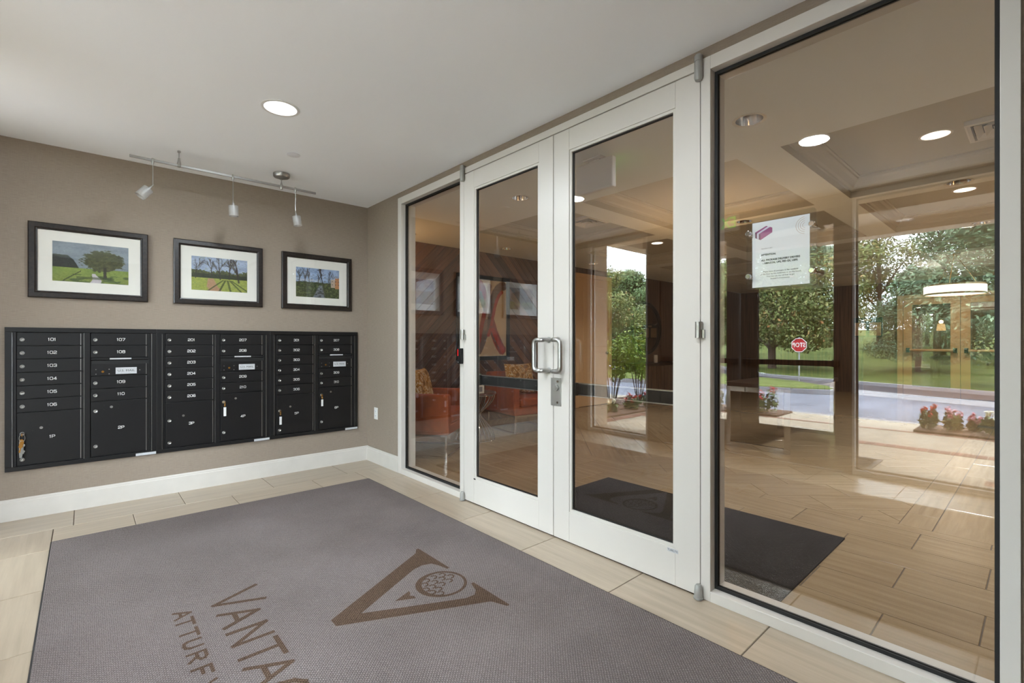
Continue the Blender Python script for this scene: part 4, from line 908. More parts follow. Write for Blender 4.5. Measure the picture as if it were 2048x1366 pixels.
# chrome reflector downlights in the beams
for k, (x, y, r) in enumerate(dl_l):
    lbl = ['unlit chrome recessed light in lobby ceiling, seen through the left glass door', 'unlit chrome recessed light in lobby ceiling, seen at top of the right pane', 'unlit chrome recessed light close to the wood plank wall', 'chrome recessed light in the lobby beam above the hidden lamp', 'chrome recessed light in the first lobby beam right of the notice',
           'chrome recessed light above the orange armchairs', 'chrome recessed light in front of the lobby side door', 'chrome recessed light in the second lobby beam on the right', 'chrome recessed light in the second lobby beam behind the notice'][k]
    d = thing('downlight', lbl, 'ceiling light', (x, y, H), 'chrome recessed lobby lights')
    MB().lathe([(r-0.004, 0.0), (r+0.016, -0.003), (r+0.016, -0.0005), (r+0.004, -0.0005)], (x, y, H), 'z', 36, caps=False).build('trim_ring', M['plastic'], d, smooth=True)
    MB().lathe([(r, 0.0), (r*0.95, 0.03), (r*0.74, 0.10), (r*0.5, 0.125), (0.0, 0.125)], (x, y, H), 'z', 36, caps=False).build('reflector', M['chrome'], d, smooth=True)
    MB().lathe([(0.0, 0.045), (0.022, 0.05), (0.028, 0.075), (0.018, 0.12)], (x, y, H), 'z', 14).build('bulb', M['litwarm'] if k > 2 else M['plastic'], d, smooth=True)
for k, (x, y) in enumerate(((2.58, -4.10), (4.5, -4.10), (6.62, -3.95), (8.7, -4.1), (4.5, -0.6), (6.62, -2.35))):
    pw = P_LOB*(1.3, 1, 0.4, 0.12, 0.5, 0.4)[k]
    lbl = ['lit recessed light in the nearest lobby ceiling coffer', 'lit recessed light in the second lobby coffer on the right', 'lit recessed light in the third lobby coffer on the right', 'lit recessed light in the farthest lobby coffer', 'lit recessed light in the lobby coffer before the side door', 'lit recessed light in the lobby coffer beyond the notice'][k]
    downlight_lit(x, y, ZC, 0.10, lbl, M['litwarm'], pw, WARM, 'lit recessed lobby lights')
lamp('lamp', 'AREA', (0.936, -1.297, H-0.004), P_LOB*0.30, (1.0, 0.88, 0.72), 0.13); lamp('lamp', 'AREA', (0.910, -3.421, H-0.004), P_LOB*0.5, WARM, 0.13); lamp('lamp', 'AREA', (0.9, -5.4, H-0.02), P_LOB*0.6, WARM, 0.13); lamp('lamp', 'AREA', (10.2, -3.4, H-0.02), P_LOB*1.1, (1.0, 0.86, 0.66), 0.2)  # added fill lights: two under unlit downlights, two with no fixture at all
def vent(x, y, z, s, label):
    v = thing('ceiling_vent', label, 'vent', (x, y, z), 'square lobby ceiling vents'); q2 = math.sqrt(2)
    rot = Matrix.Translation((x, y, z)) @ Matrix.Rotation(R(45), 4, 'Z')
    def ring(pr, nm):
        mb = MB().lathe([(a*q2, h) for a, h in pr]+[(pr[0][0]*q2, pr[0][1])], (0, 0, 0), 'z', 4, caps=False).xf(rot); return mb.build(nm, M['plastic'], v)
    ring([(s, -0.001), (s, -0.034), (s-0.012, -0.040), (s-0.03, -0.036), (s-0.034, -0.001)], 'frame')
    for k in range(3):
        a = s-0.045-0.048*k; ring([(a, -0.036), (a-0.034, -0.006), (a-0.037, -0.006), (a-0.004, -0.036)], 'louvre')
    MB().box(x-0.03, x+0.03, y-0.03, y+0.03, z-0.036, z-0.031).build('centre_plate', M['plastic'], v)
    MB().box(x-s+0.03, x+s-0.03, y-s+0.03, y+s-0.03, z-0.001, z-0.0004).build('duct', M['black_in'], v)
vent(2.66, -4.475, ZC, 0.21, 'square white air vent in the nearest lobby ceiling coffer')
vent(2.6, -0.75, ZC, 0.20, 'square white air vent in the lobby coffer toward the plank wall')
# exit signs
def exit_sign(x, yc, z0, z1, w, face, label):
    s = thing('exit_sign', label, 'exit sign', (x, yc, z1))
    MB().box(x-0.024, x+0.024, yc-w/2, yc+w/2, z0, z1).build('housing', M['plasticg'], s, bevel=0.012)
    MB().box(x-0.05, x+0.05, yc-0.085, yc+0.085, H-0.010 if x > 0 else z1+0.001, H-0.001).box(x-0.016, x+0.016, yc-0.05, yc+0.05, z1-0.004, H-0.009 if x > 0 else z1+0.002).build('mount', M['plasticg'], s, bevel=0.004)
    fx = x+face*0.025
    MB().box(fx-0.0008, fx+0.0008, yc-w/2+0.016, yc+w/2-0.016, z0+0.018, z1-0.018).build('face_plate', M['plastic'], s)
    text('lettering', 'EXIT', (z1-z0)*0.92, M['green'], s, frame_mtx((fx+face*0.0018, yc, (z0+z1)/2-0.006), (0, face*1.0, 0), (0, 0, 1)), bold=0.003, sx=0.82)
exit_sign(0.70, -2.387, 2.334, 2.562, 0.349, 1, 'white exit sign hanging from lobby ceiling behind the right door')
exit_sign(-2.885, -2.345, 2.385, 2.560, 0.30, 1, 'green lettered exit sign above the entrance doors, mirrored in the right pane')
# painting on the plank wall
pa = thing('abstract_painting', 'tall abstract painting of red and grey strokes on cream in black frame', 'painting', (2.38, LY1, 0.93))
YA = LY1-0.004
MB().box(1.88, 2.90, YA-0.035, YA, 0.93, 0.99).box(1.88, 2.90, YA-0.035, YA, 2.16, 2.22).box(1.88, 1.94, YA-0.035, YA, 0.99, 2.16).box(2.84, 2.90, YA-0.035, YA, 0.99, 2.16).build('frame', M['black'], pa, bevel=0.003)
def abstract(u, v):
    c = np.ones(u.shape+(3,))*np.array([0.86, 0.76, 0.62]); c = c+0.03*(fbm(u, v, 8, 3)-0.5)[..., None]
    tx = fbm(u*3, v*1.0, 18, 61)
    def stroke(c, P, w, col, a=1.0, th=0.42):
        P = np.array(P); ts = np.linspace(0, 1, 60); best = np.full(u.shape, 9.0); bt = np.zeros(u.shape)
        for t in ts:
            b = (1-t)**3*P[0]+3*(1-t)**2*t*P[1]+3*(1-t)*t*t*P[2]+t**3*P[3]; d = np.hypot(u-b[0], (v-b[1])*1.3); m = d < best; best = np.where(m, d, best); bt = np.where(m, t, bt)
        k = sm(w, w*0.8, best+0.02*(tx-0.5))*sm(th-0.12, th, fbm(best*7+u, bt*1.2, 14, int(w*1000)))
        return mixc(c, col, k*a)
    c = stroke(c, [(0.12, 0.94), (0.34, 0.72), (0.34, 0.42), (0.14, 0.06)], 0.075, (150, 44, 30), 1, 0.30)
    c = stroke(c, [(0.40, 0.93), (0.60, 0.74), (0.58, 0.40), (0.90, 0.08)], 0.095, (148, 42, 28), 1, 0.22)
    c = stroke(c, [(0.93, 0.94), (0.64, 0.90), (0.66, 0.45), (0.38, 0.08)], 0.085, (112, 84, 70), 1, 0.22)
    c = stroke(c, [(0.40, 0.82), (0.56, 0.60), (0.56, 0.40), (0.84, 0.14)], 0.05, (92, 68, 58), 1, 0.34)
    c = stroke(c, [(0.90, 0.86), (0.72, 0.76), (0.72, 0.50), (0.60, 0.28)], 0.035, (176, 44, 26), 1, 0.28)
    c = stroke(c, [(0.62, 0.92), (0.58, 0.76), (0.56, 0.60), (0.52, 0.36)], 0.05, (150, 116, 98), 0.9, 0.34)
    c = stroke(c, [(0.50, 0.55), (0.46, 0.42), (0.42, 0.30), (0.36, 0.10)], 0.045, (168, 50, 30), 1, 0.30)
    c = stroke(c, [(0.52, 0.94), (0.62, 0.80), (0.60, 0.66), (0.56, 0.50)], 0.022, (214, 198, 178), 0.8, 0.40)
    c = stroke(c, [(0.70, 0.34), (0.78, 0.22), (0.86, 0.14), (0.92, 0.07)], 0.05, (186, 46, 28), 1, 0.25)
    return c
painted('canvas', frame_mtx((2.39, YA-0.012, 1.575), (1, 0, 0), (0, 0, 1)), 0.90, 1.17, 140, 180, abstract, M['print'], pa)
MB().box(1.94, 2.84, YA-0.024, YA-0.021, 0.99, 2.16).build('glass', M['picglass'], pa)
# armchairs, built facing -y
def cushion_mesh(w, h, d, n=12):
    mb = MB(); idx = {}
    for sd_ in (1, -1):
        for i in range(n+1):
            for j in range(n+1):
                a, b = 2*i/n-1, 2*j/n-1; e = (1-a**4)*(1-b**4); pin = 1-0.07*(a*a*b*b)-0.05*(abs(a)**6+abs(b)**6)*0
                edge = i in (0, n) or j in (0, n)
                if edge and sd_ < 0: idx[(sd_, i, j)] = idx[(1, i, j)]; continue
                idx[(sd_, i, j)] = len(mb.v); q = 1-0.06*(1-abs(a))*(abs(b) > 0.99)-0.0
                mb.v.append((a*w/2*(1-0.05*(1-b*b)*(abs(a) > 0.99)), sd_*d/2*max(0, e)**0.55, b*h/2*(1-0.05*(1-a*a)*(abs(b) > 0.99))))
        for i in range(n):
            for j in range(n): mb.f.append(tuple(idx[(sd_, *q)] for q in ((i, j), (i+1, j), (i+1, j+1), (i, j+1)))); mb.m.append(0)
    return mb
def rbox(x0, x1, y0, y1, z0, z1, name, mat, par, b=0.02): return MB().box(x0, x1, y0, y1, z0, z1).build(name, mat, par, bevel=b)
def armchair(label):
    c = thing('armchair', label, 'armchair', (0, 0, 0), 'orange lobby armchairs')
    rbox(-0.38, 0.38, -0.38, 0.36, 0.25, 0.36, 'base', M['orange'], c); rbox(-0.285, 0.285, -0.39, 0.22, 0.355, 0.475, 'seat_cushion', M['orange'], c, 0.03)
    rbox(-0.385, -0.29, -0.38, 0.36, 0.27, 0.665, 'arm', M['orange'], c); rbox(0.29, 0.385, -0.38, 0.36, 0.27, 0.665, 'arm', M['orange'], c)
    rbox(-0.36, 0.36, 0.22, 0.385, 0.32, 0.79, 'backrest', M['orange'], c, 0.03)
    q = 0.011
    for x in (-0.345, 0.345):
        for y in (-0.345, 0.325): MB().box(x-q, x+q, y-q, y+q, 0.0, 0.249).build('leg', M['chrome'], c, bevel=0.002)
    for z in (0.012, 0.237):
        for y in (-0.345, 0.325): MB().box(-0.345+q, 0.345-q, y-q*0.9, y+q*0.9, z-q, z+q).build('rail', M['chrome'], c, bevel=0.002)
        for x in (-0.345, 0.345): MB().box(x-q*0.9, x+q*0.9, -0.345+q, 0.325-q, z-q, z+q).build('rail', M['chrome'], c, bevel=0.002)
    return c
chA = armchair('orange upholstered armchair behind the narrow left glass panel')
chB = dup(chA, (2.38, 0.23, 0), R(-8), 'orange upholstered armchair right of the wire table, behind left door')
chA.location = (0.66, -0.06, 0); chA.rotation_euler = (0, 0, R(38))
def cushion(loc, rz, lean, label):
    t = thing('cushion', label, 'cushion', (0, 0, 0), 'gold patterned cushions on the armchairs')
    cushion_mesh(0.47, 0.43, 0.15).build('cover', M['gold'], t, smooth=60)
    t.location = loc; t.rotation_euler = (R(lean), 0, rz); return t
mA = Matrix.Rotation(R(38), 4, 'Z') @ Vector((0.04, 0.07, 0)); cushion((0.66+mA.x, -0.06+mA.y, 0.695), R(38), -14, 'gold swirl patterned cushion on the armchair behind the narrow left panel')
mB_ = Matrix.Rotation(R(-8), 4, 'Z') @ Vector((0.02, 0.075, 0)); cushion((2.38+mB_.x, 0.23+mB_.y, 0.695), R(-8), -14, 'gold swirl patterned cushion on the armchair right of the wire table')
# wire drum table
wt = thing('wire_side_table', 'hourglass chrome wire side table with round brown top between armchairs', 'side table', (1.45, 0.08, 0))
cx, cy_ = 1.45, 0.08
MB().lathe([(0.0, 0.562), (0.255, 0.562), (0.262, 0.568), (0.262, 0.582), (0.255, 0.588), (0, 0.588)], (cx, cy_, 0), 'z', 40).build('top', M['tabletop'], wt, smooth=True)
for z, r in ((0.006, 0.245), (0.556, 0.245), (0.312, 0.062)):
    MB().tube([(cx+r*math.cos(t), cy_+r*math.sin(t), z) for t in np.linspace(0, 2*math.pi, 41)[:-1]], 0.005, 8, closed=True).build('ring', M['chrome'], wt, smooth=True)
for k in range(26):
    t = 2*math.pi*k/26; P = []
    for q in range(15):
        s_ = q/14; z = 0.006+0.55*s_; d_ = abs(z-0.312)/(0.306 if z < 0.312 else 0.244); r = 0.062+(0.245-0.062)*math.sin(min(1, d_)*math.pi/2)**1.15
        P.append((cx+r*math.cos(t), cy_+r*math.sin(t), z))
    MB().tube(P, 0.0035, 6).build('wire', M['chrome'], wt, smooth=True)
tb = thing('tissue_box', 'small pale box standing on the wire side table', 'box', (1.36, -0.09, 0.588))
MB().box(1.30, 1.42, -0.14, -0.05, 0.589, 0.69).build('carton', M['pot'], tb, bevel=0.003); MB().box(1.33, 1.39, -0.141, -0.14, 0.61, 0.67).build('print', M['greyink'], tb)
def leaf_cloud(blobs, n, size, seed, flatness=0.5, shell=0.55):
    """n leaf cards spread through ellipsoid blobs (cx,cy,cz,rx,ry,rz); returns vertex and face arrays"""
    rs = np.random.RandomState(seed); w = np.array([b[3]*b[4]+b[3]*b[5]+b[4]*b[5] for b in blobs]); w = w/w.sum(); B = np.array(blobs)[rs.choice(len(blobs), n, p=w)]
    d = rs.normal(size=(n, 3)); d /= np.linalg.norm(d, axis=1)[:, None]; r = shell+(1-shell)*rs.rand(n)**0.7
    c = B[:, :3]+d*B[:, 3:]*r[:, None]
    nr = d*0.9+rs.normal(size=(n, 3))*0.6+np.array([0, 0, flatness]); nr /= np.linalg.norm(nr, axis=1)[:, None]
    a = np.cross(nr, rs.normal(size=(n, 3))); a /= np.linalg.norm(a, axis=1)[:, None]; b = np.cross(nr, a)
    s_ = size*(0.6+0.8*rs.rand(n))[:, None]
    v = np.stack([c-a*s_, c-b*s_*0.45+nr*s_*0.12, c+a*s_, c+b*s_*0.45+nr*s_*0.12], 1).reshape(-1, 3)
    return v, np.arange(4*n).reshape(-1, 4)
def cloud_obj(name, vf, mat, parent, stuff=True):
    v, f = vf; off = origin(parent) if parent else Vector((0, 0, 0)); me = bpy.data.meshes.new(name)
    v = v-np.array(off); me.vertices.add(len(v)); me.vertices.foreach_set('co', v.ravel()); me.loops.add(f.size); me.loops.foreach_set('vertex_index', f.ravel().astype(np.int32))
    me.polygons.add(len(f)); me.polygons.foreach_set('loop_start', np.arange(0, f.size, 4, dtype=np.int32)); me.polygons.foreach_set('loop_total', np.full(len(f), 4, dtype=np.int32))
    me.update(calc_edges=True); me.validate(); me.materials.append(mat)
    o = bpy.data.objects.new(name, me); COL.objects.link(o); o.parent = parent
    if stuff: o['kind'] = 'stuff'
    return o
pl = thing('potted_plant', 'small flowering plant in a pot on the wire side table', 'plant', (1.44, 0.07, 0.588))
MB().lathe([(0.05, 0.589), (0.06, 0.67), (0.055, 0.672), (0.0, 0.66)], (1.44, 0.07, 0), 'z', 18).build('pot', M['pot'], pl, smooth=True)
cloud_obj('foliage', leaf_cloud([(1.44, 0.07, 0.74, 0.10, 0.10, 0.09)], 160, 0.03, 3), M['leaf_dark'], pl); cloud_obj('blossom', leaf_cloud([(1.44, 0.07, 0.78, 0.08, 0.08, 0.07)], 24, 0.02, 5), M['pet_red'], pl)
# desk with flat chrome legs
dk = thing('desk', 'long dark wood table on flat chrome frame legs in the lobby', 'table', (4.24, -2.49, 0))
MB().box(3.36, 5.10, -2.86, -2.13, 0.70, 0.745).build('top', M['espresso'], dk, bevel=0.003)
for x in (3.42, 5.04):
    MB().box(x-0.008, x+0.008, -2.84, -2.78, 0, 0.70).box(x-0.008, x+0.008, -2.21, -2.15, 0, 0.70).box(x-0.008, x+0.008, -2.78, -2.21, 0, 0.06).box(x-0.008, x+0.008, -2.78, -2.21, 0.64, 0.70).build('leg_frame', M['chrome'], dk, bevel=0.002)
# floor lamp behind the mullion throwing the warm glow on the ceiling
fp = thing('floor_lamp', 'floor lamp behind the wide white mullion glowing on the lobby ceiling', 'lamp', (2.92, -2.18, 0))
MB().lathe([(0.14, 0.0), (0.14, 0.015), (0.02, 0.03), (0.012, 0.05), (0.012, 1.60), (0.0, 1.60)], (2.92, -2.18, 0), 'z', 20).build('stand', M['nickel'], fp, smooth=True)
MB().lathe([(0.13, 1.62), (0.10, 1.86), (0.097, 1.86), (0.127, 1.62)], (2.92, -2.18, 0), 'z', 24, caps=False).build('lamp_shade', M['litshade'], fp, smooth=True)
lamp('lamp', 'POINT', (2.92, -2.18, 1.93), 8, (1.0, 0.60, 0.28), 0.06)
fp2 = dup(fp, (0.42, 0.84, 0), 0.0, 'floor lamp in the corner of the plank wall, glowing above the narrow panel')
lamp('lamp', 'POINT', (0.42, 0.84, 1.95), 5.0, (1.0, 0.62, 0.28), 0.06)
# round mirror and console by the far part of the long wall
mi = thing('round_mirror', 'round mirror with thick black frame on dark wood lobby wall', 'mirror', (6.85, LY1, 1.5))
MB().tube([(6.85+0.53*math.cos(t), LY1-0.02, 1.50+0.53*math.sin(t)) for t in np.linspace(0, 2*math.pi, 49)[:-1]], 0.035, 10, closed=True).build('frame', M['black'], mi, smooth=True)
MB().lathe([(0.0, -0.012), (0.51, -0.012), (0.51, 0.0)], (6.85, LY1-0.002, 1.50), 'y', 48).build('mirror_glass', M['mirror'], mi)
co = thing('console_cabinet', 'dark plank fronted console cabinet below the round mirror', 'cabinet', (6.85, 0.85, 0))
MB().box(6.05, 7.65, 0.62, LY1-0.01, 0.74, 0.78).build('top', M['espresso'], co, bevel=0.003); MB().box(6.1, 7.6, 0.67, LY1-0.01, 0.0, 0.74).build('body', M['espresso'], co)
for k in range(10): MB().box(6.105+0.15*k, 6.245+0.15*k, 0.655, 0.669, 0.05, 0.72).build('plank', M['darkwood'], co, bevel=0.002)
ca = thing('candle', 'pale pillar candle standing on the console cabinet', 'candle', (6.75, 0.8, 0.78))
MB().lathe([(0.04, 0.781), (0.04, 0.93), (0.034, 0.94), (0.0, 0.93)], (6.75, 0.8, 0), 'z', 16).build('wax', M['pot'], ca, smooth=True); MB().tube([(6.75, 0.8, 0.93), (6.75, 0.8, 0.955)], 0.002, 6).build('wick', M['ink'], ca)
# pendant and notice board at the far doors
pe = thing('pendant_lamp', 'lit shallow drum pendant hanging in front of the far tan doors', 'pendant', (9.0, -3.6, ZC))
MB().lathe([(0.40, 2.02), (0.40, 2.20), (0.394, 2.20), (0.394, 2.02)], (9.0, -3.6, 0), 'z', 40, caps=False).build('mesh_drum', M['boardpaper'], pe, smooth=True)
MB().lathe([(0.0, 2.03), (0.396, 2.035), (0.396, 2.04), (0, 2.04)], (9.0, -3.6, 0), 'z', 40).build('diffuser', M['litpend'], pe)
MB().lathe([(0.28, 2.05), (0.405, 2.05), (0.405, 2.17), (0.28, 2.17)], (9.0, -3.6, 0), 'z', 40).build('inner_shade', M['litpend'], pe)
for k in range(3):
    t = R(20+120*k); MB().tube([(9.0+0.3*math.cos(t), -3.6+0.3*math.sin(t), 2.18), (9.0, -3.6, ZC-0.01)], 0.004, 6).build('wire', M['brass'], pe)
MB().lathe([(0.08, ZC-0.03), (0.08, ZC-0.001)], (9.0, -3.6, 0), 'z', 20).build('canopy', M['nickel'], pe)
bd = thing('notice_board', 'dark green notice board with two tan sheets on the far lobby wall', 'notice board', (LX1-0.1, -1.84, 1.35))
MB().box(LX1-0.155, LX1-0.132, -2.12, -1.56, 1.34, 1.79).build('board', M['boardgreen'], bd, bevel=0.003)
for y0, y1, z1 in ((-1.80, -1.585, 1.67), (-2.095, -1.87, 1.67)): MB().box(LX1-0.158, LX1-0.155, y0, y1, 1.36, z1).build('sheet', M['boardpaper'], bd)
MB().box(LX1-0.158, LX1-0.155, -1.90, -1.76, 1.70, 1.76).build('sheet', M['boardpaper'], bd)

# ================================================================== ENTRANCE FRONT (behind the camera, seen mirrored in the glass)
EFX0, EFX1, EG = -3.06, -2.955, -3.01
fixed_pane('window_3', EX0, -1.390, 0.05, 0.020, 0.05, 0.045, 2.56, 0, M['exglass'], EFX0, EFX1, EG)
fixed_pane('window_4', -3.475, EX1, 0.020, 0.05, 0.05, 0.045, 2.56, 0, M['exglass'], EFX0, EFX1, EG)
struct('trim_4', MB().box(EFX0, EFX1, -1.555, -1.395, 0, 2.56).box(EFX0, EFX1, -3.47, -3.405, 0, 2.56).box(EFX0, EFX1, -3.405, -1.555, 2.47, 2.56), M['bronze'], bevel=0.002)
for nm, y0, y1, g0, g1 in (('door_6', -1.558, -2.478, -1.69, -2.333), ('door_7', -2.482, -3.402, -2.628, -3.338)):
    e = door(nm, y0, y1, g0, g1, 2.466, 0.008, 0.335, 2.34, M['exglass'], -3.03, -2.985, -3.008, 'bronze')
    MB().box(-2.965, -2.940, y1+0.03, y0-0.03, 0.975, 1.03).build('push_bar', M['espresso'], e, bevel=0.004)
    MB().box(-2.985, -2.962, y1+0.03, y1+0.09, 0.97, 1.035).box(-2.985, -2.962, y0-0.09, y0-0.03, 0.97, 1.035).build('end_bracket', M['black'], e)
# ground outside
def gz(x):
    X = -x
    return 0.0 if X < 7 else (-0.03*(X-7) if X < 26 else -0.57+0.07*(X-26))
walk = struct('pavement', MB().box(-6.98, -3.1, -14, 14, -0.20, -0.012), M['concrete'])
def bricks(cells, z=0.0):
    for x0, x1, y0, y1 in cells:
        tile_obj(walk, [(x0, y0), (x1, y0), (x1, y1), (x0, y1)], z-0.009+random.uniform(-0.001, 0.001), M['brick'], 'brick', th=0.03)
random.seed(2)
cells = []
for k in range(48):
    y = -0.22-0.096*k
    cells.append((-4.88, -4.69, y-0.088, y)); 
for k in range(24):
    y = -0.22-0.192*k; cells.append((-6.10, -6.01, y-0.184, y))
for k in range(36): x = -3.30-0.096*k; cells.append((x-0.088, x, -0.20, -0.01))
for k in range(5):
    for q in range(2): cells.append((-3.42-0.096*q-0.088, -3.42-0.096*q, -4.30-0.2*(k+1)+0.012, -4.30-0.2*k))
bricks(cells)
def strip(name, La, Lb, mat, dz=0.0, y0=-40, y1=40, n=40, m=6, thick=None):
    """ground ribbon between two lines x = a + b*y following the slope of the ground"""
    mb = MB(); 
    for i in range(n+1):
        y = y0+(y1-y0)*i/n
        for j in range(m+1):
            xa, xb = La(y), Lb(y); x = xa+(xb-xa)*j/m; mb.v.append((x, y, gz(x)+dz))
    for i in range(n):
        for j in range(m): a = i*(m+1)+j; mb.f.append((a, a+1, a+m+2, a+m+1)); mb.m.append(0)
    if thick:
        b = len(mb.v)
        for i in range(n+1):
            y = y0+(y1-y0)*i/n; x = La(y); mb.v.append((x, y, gz(x)+dz-thick))
        for i in range(n): mb.f.append((i*(m+1), (i+1)*(m+1), b+i+1, b+i)); mb.m.append(0)
    o = struct(name, mb, mat, fix=False)
    for p in o.data.polygons:
        if p.normal.z < 0: p.flip()
    return o
c7 = lambda y: -6.98
L1 = lambda y: -14.9-0.46*max(-14, min(y, 30)); L2 = lambda y: -17.6-0.60*max(-14, min(y, 30)); L3 = lambda y: -21.3-0.75*max(-14, min(y, 30)); L4 = lambda y: -23.0-0.78*max(-14, min(y, 30))
strip('road_1', c7, lambda y: L1(y)-0.4, M['asphalt'], -0.10); strip('kerb_1', L1, L2, M['gutter'], -0.095); strip('road_2', lambda y: L2(y)+0.4, lambda y: L3(y)-0.3, M['asphalt2'], -0.10)
strip('kerb_2', L3, lambda y: L3(y)-0.5, M['gutter'], 0.02, thick=0.2); strip('lawn', lambda y: L3(y)-0.5, lambda y: -75.0, M['grass'], 0.02, m=40, n=60)
struct('kerb_3', MB().box(-7.12, -6.98, -40, 40, -0.2, -0.012), M['gutter'])
# grass island with kerb
isl = [(-13.75, -0.62), (-13.35, -0.2), (-13.1, 1.3), (-12.7, 4.0), (-12.4, 12.0), (-25, 12.0), (-21.6, 5.2), (-18.3, 1.75), (-15.5, -0.1), (-14.2, -0.6)]
def poly_raise(name, P, mat, zoff, skirt, fine=None):
    mb = MB(); n = len(P); top = [(x, y, gz(x)+zoff) for x, y in P]; cx = sum(p[0] for p in P)/n; cyy = sum(p[1] for p in P)/n
    mb.v = top+[(x, y, gz(x)-skirt) for x, y in P]+[(cx, cyy, gz(cx)+zoff)]
    for k in range(n): mb.f += [(k, (k+1) % n, 2*n), (k, n+k, n+(k+1) % n, (k+1) % n)]; mb.m += [0, 0]
    return struct(name, mb, mat)
poly_raise('kerb_4', isl, M['gutter'], 0.04, 0.2)
icx = sum(p[0] for p in isl)/len(isl); icy = sum(p[1] for p in isl)/len(isl)
poly_raise('lawn.001', [(icx+(x-icx)*0.965, icy+(y-icy)*0.965) for x, y in isl], M['grass'], 0.062, 0.0)
# planting beds
struct('planting_bed', MB().box(-6.85, -6.12, -6.6, -3.45, -0.05, 0.02), M['mulch'], bevel=0.01); struct('planting_bed.001', MB().box(-6.85, -6.12, -1.74, -0.22, -0.05, 0.02), M['mulch'], bevel=0.01)
struct('planting_bed.002', MB().box(-6.80, -3.4, 0.02, 1.5, -0.05, 0.02), M['mulch'], bevel=0.01)
# canopy over the entrance
cp = thing('entrance_canopy', 'flat canopy roof over the entrance walk, mirrored in the glass', 'canopy', (-4.65, -2.47, 2.7))
MB().box(-6.28, -3.1, -4.85, -0.09, 2.86, 3.05).build('roof_slab', M['soffit'], cp)
for x0, x1 in ((-6.28, -6.02), (-4.72, -4.52), (-3.36, -3.1)): MB().box(x0, x1, -4.85, -0.09, 2.70, 2.86).build('beam', M['soffit'], cp)
for y0, y1 in ((-4.85, -4.62), (-0.32, -0.09)):
    MB().box(-6.02, -4.72, y0, y1, 2.70, 2.86).build('side_beam', M['soffit'], cp); MB().box(-4.52, -3.36, y0, y1, 2.70, 2.86).build('side_beam', M['soffit'], cp)
for y in (-0.30, -4.64):
    MB().box(-6.20, -5.84, y-0.18, y+0.18, -0.012, 2.70).build('post', M['stone'], cp, bevel=0.008)
struct('wall_side', MB().box(-3.62, -3.1, -0.29, 0.2, -0.02, 3.2), M['stone'], bevel=0.006)
struct('wall_outside', MB().box(-3.4, -3.1, 0.2, 14, -0.2, 7).box(-3.4, -3.1, -16, -6.2, -0.2, 7).box(-3.4, -3.1, -6.2, 0.2, 3.05, 7), M['stone'])
om = thing('outdoor_mat', 'dark mat on the concrete outside the entrance doors', 'mat', (-3.5, -2.47, 0))
MB().box(-3.80, -3.14, -3.50, -1.45, -0.0115, 0.002).build('pile', M['mat_dark'], om); MB().box(-3.84, -3.80, -3.54, -1.41, -0.0115, 0.0).box(-3.80, -3.12, -3.54, -3.50, -0.0115, 0.0).box(-3.80, -3.12, -1.45, -1.41, -0.0115, 0.0).build('border', M['rubber'], om)
# stop sign
SX, SY, SZ = -18.29, 1.70, gz(-18.29)
ss = thing('stop_sign', 'red octagonal STOP sign on a thin post at the tip of grass island', 'road sign', (SX, SY, SZ))
MB().box(SX-0.03, SX-0.005, SY-0.025, SY+0.025, SZ-0.1, 1.40).build('post', M['post'], ss)
def octo(r): return [(r*math.cos(R(22.5+45*k)), r*math.sin(R(22.5+45*k))) for k in range(8)]
pn = MB().prism([(SX, SY+a, 1.100+b) for a, b in octo(0.288)], (0.004, 0, 0)).build('panel', M['num'], ss)
MB().prism([(SX+0.004, SY+a, 1.100+b) for a, b in octo(0.262)], (0.002, 0, 0)).build('red_face', M['stopred'], pn)
text('lettering', 'STOP', 0.235, M['num'], pn, frame_mtx((SX+0.0075, SY, 1.098), (0, 1, 0), (0, 0, 1)), bold=0.006, sx=0.80)
# flowers
def flower(x, y, h, r, pet, label, seed, leafm='leaf_green'):
    f = thing('flowering_plant', label, 'flower', (x, y, 0.02), 'bedding flowers outside the entrance')
    rs = random.Random(seed); sp = [(x+r*0.75*rs.uniform(-1, 1), y+r*0.9*rs.uniform(-1, 1), h*rs.uniform(0.55, 0.95)) for _ in range(7)]
    cloud_obj('foliage', leaf_cloud([(a, b, c*0.5, r*0.38, r*0.38, c*0.42) for a, b, c in sp], 260, 0.04, seed, 0.4, 0.2), M[leafm], f)
    cloud_obj('blossom', leaf_cloud([(a, b, c*0.92, r*0.26, r*0.26, h*0.13) for a, b, c in sp], 150, 0.024, seed+50, 0.8, 0.3), M[pet], f)
    st = MB()
    for k in range(6): a = 2*math.pi*k/6; st.tube([(x+0.02*math.cos(a), y+0.02*math.sin(a), 0.01), (x+r*0.5*math.cos(a), y+r*0.5*math.sin(a), h*0.6)], 0.005, 5)
    st.build('stem', M['leaf_green'], f)
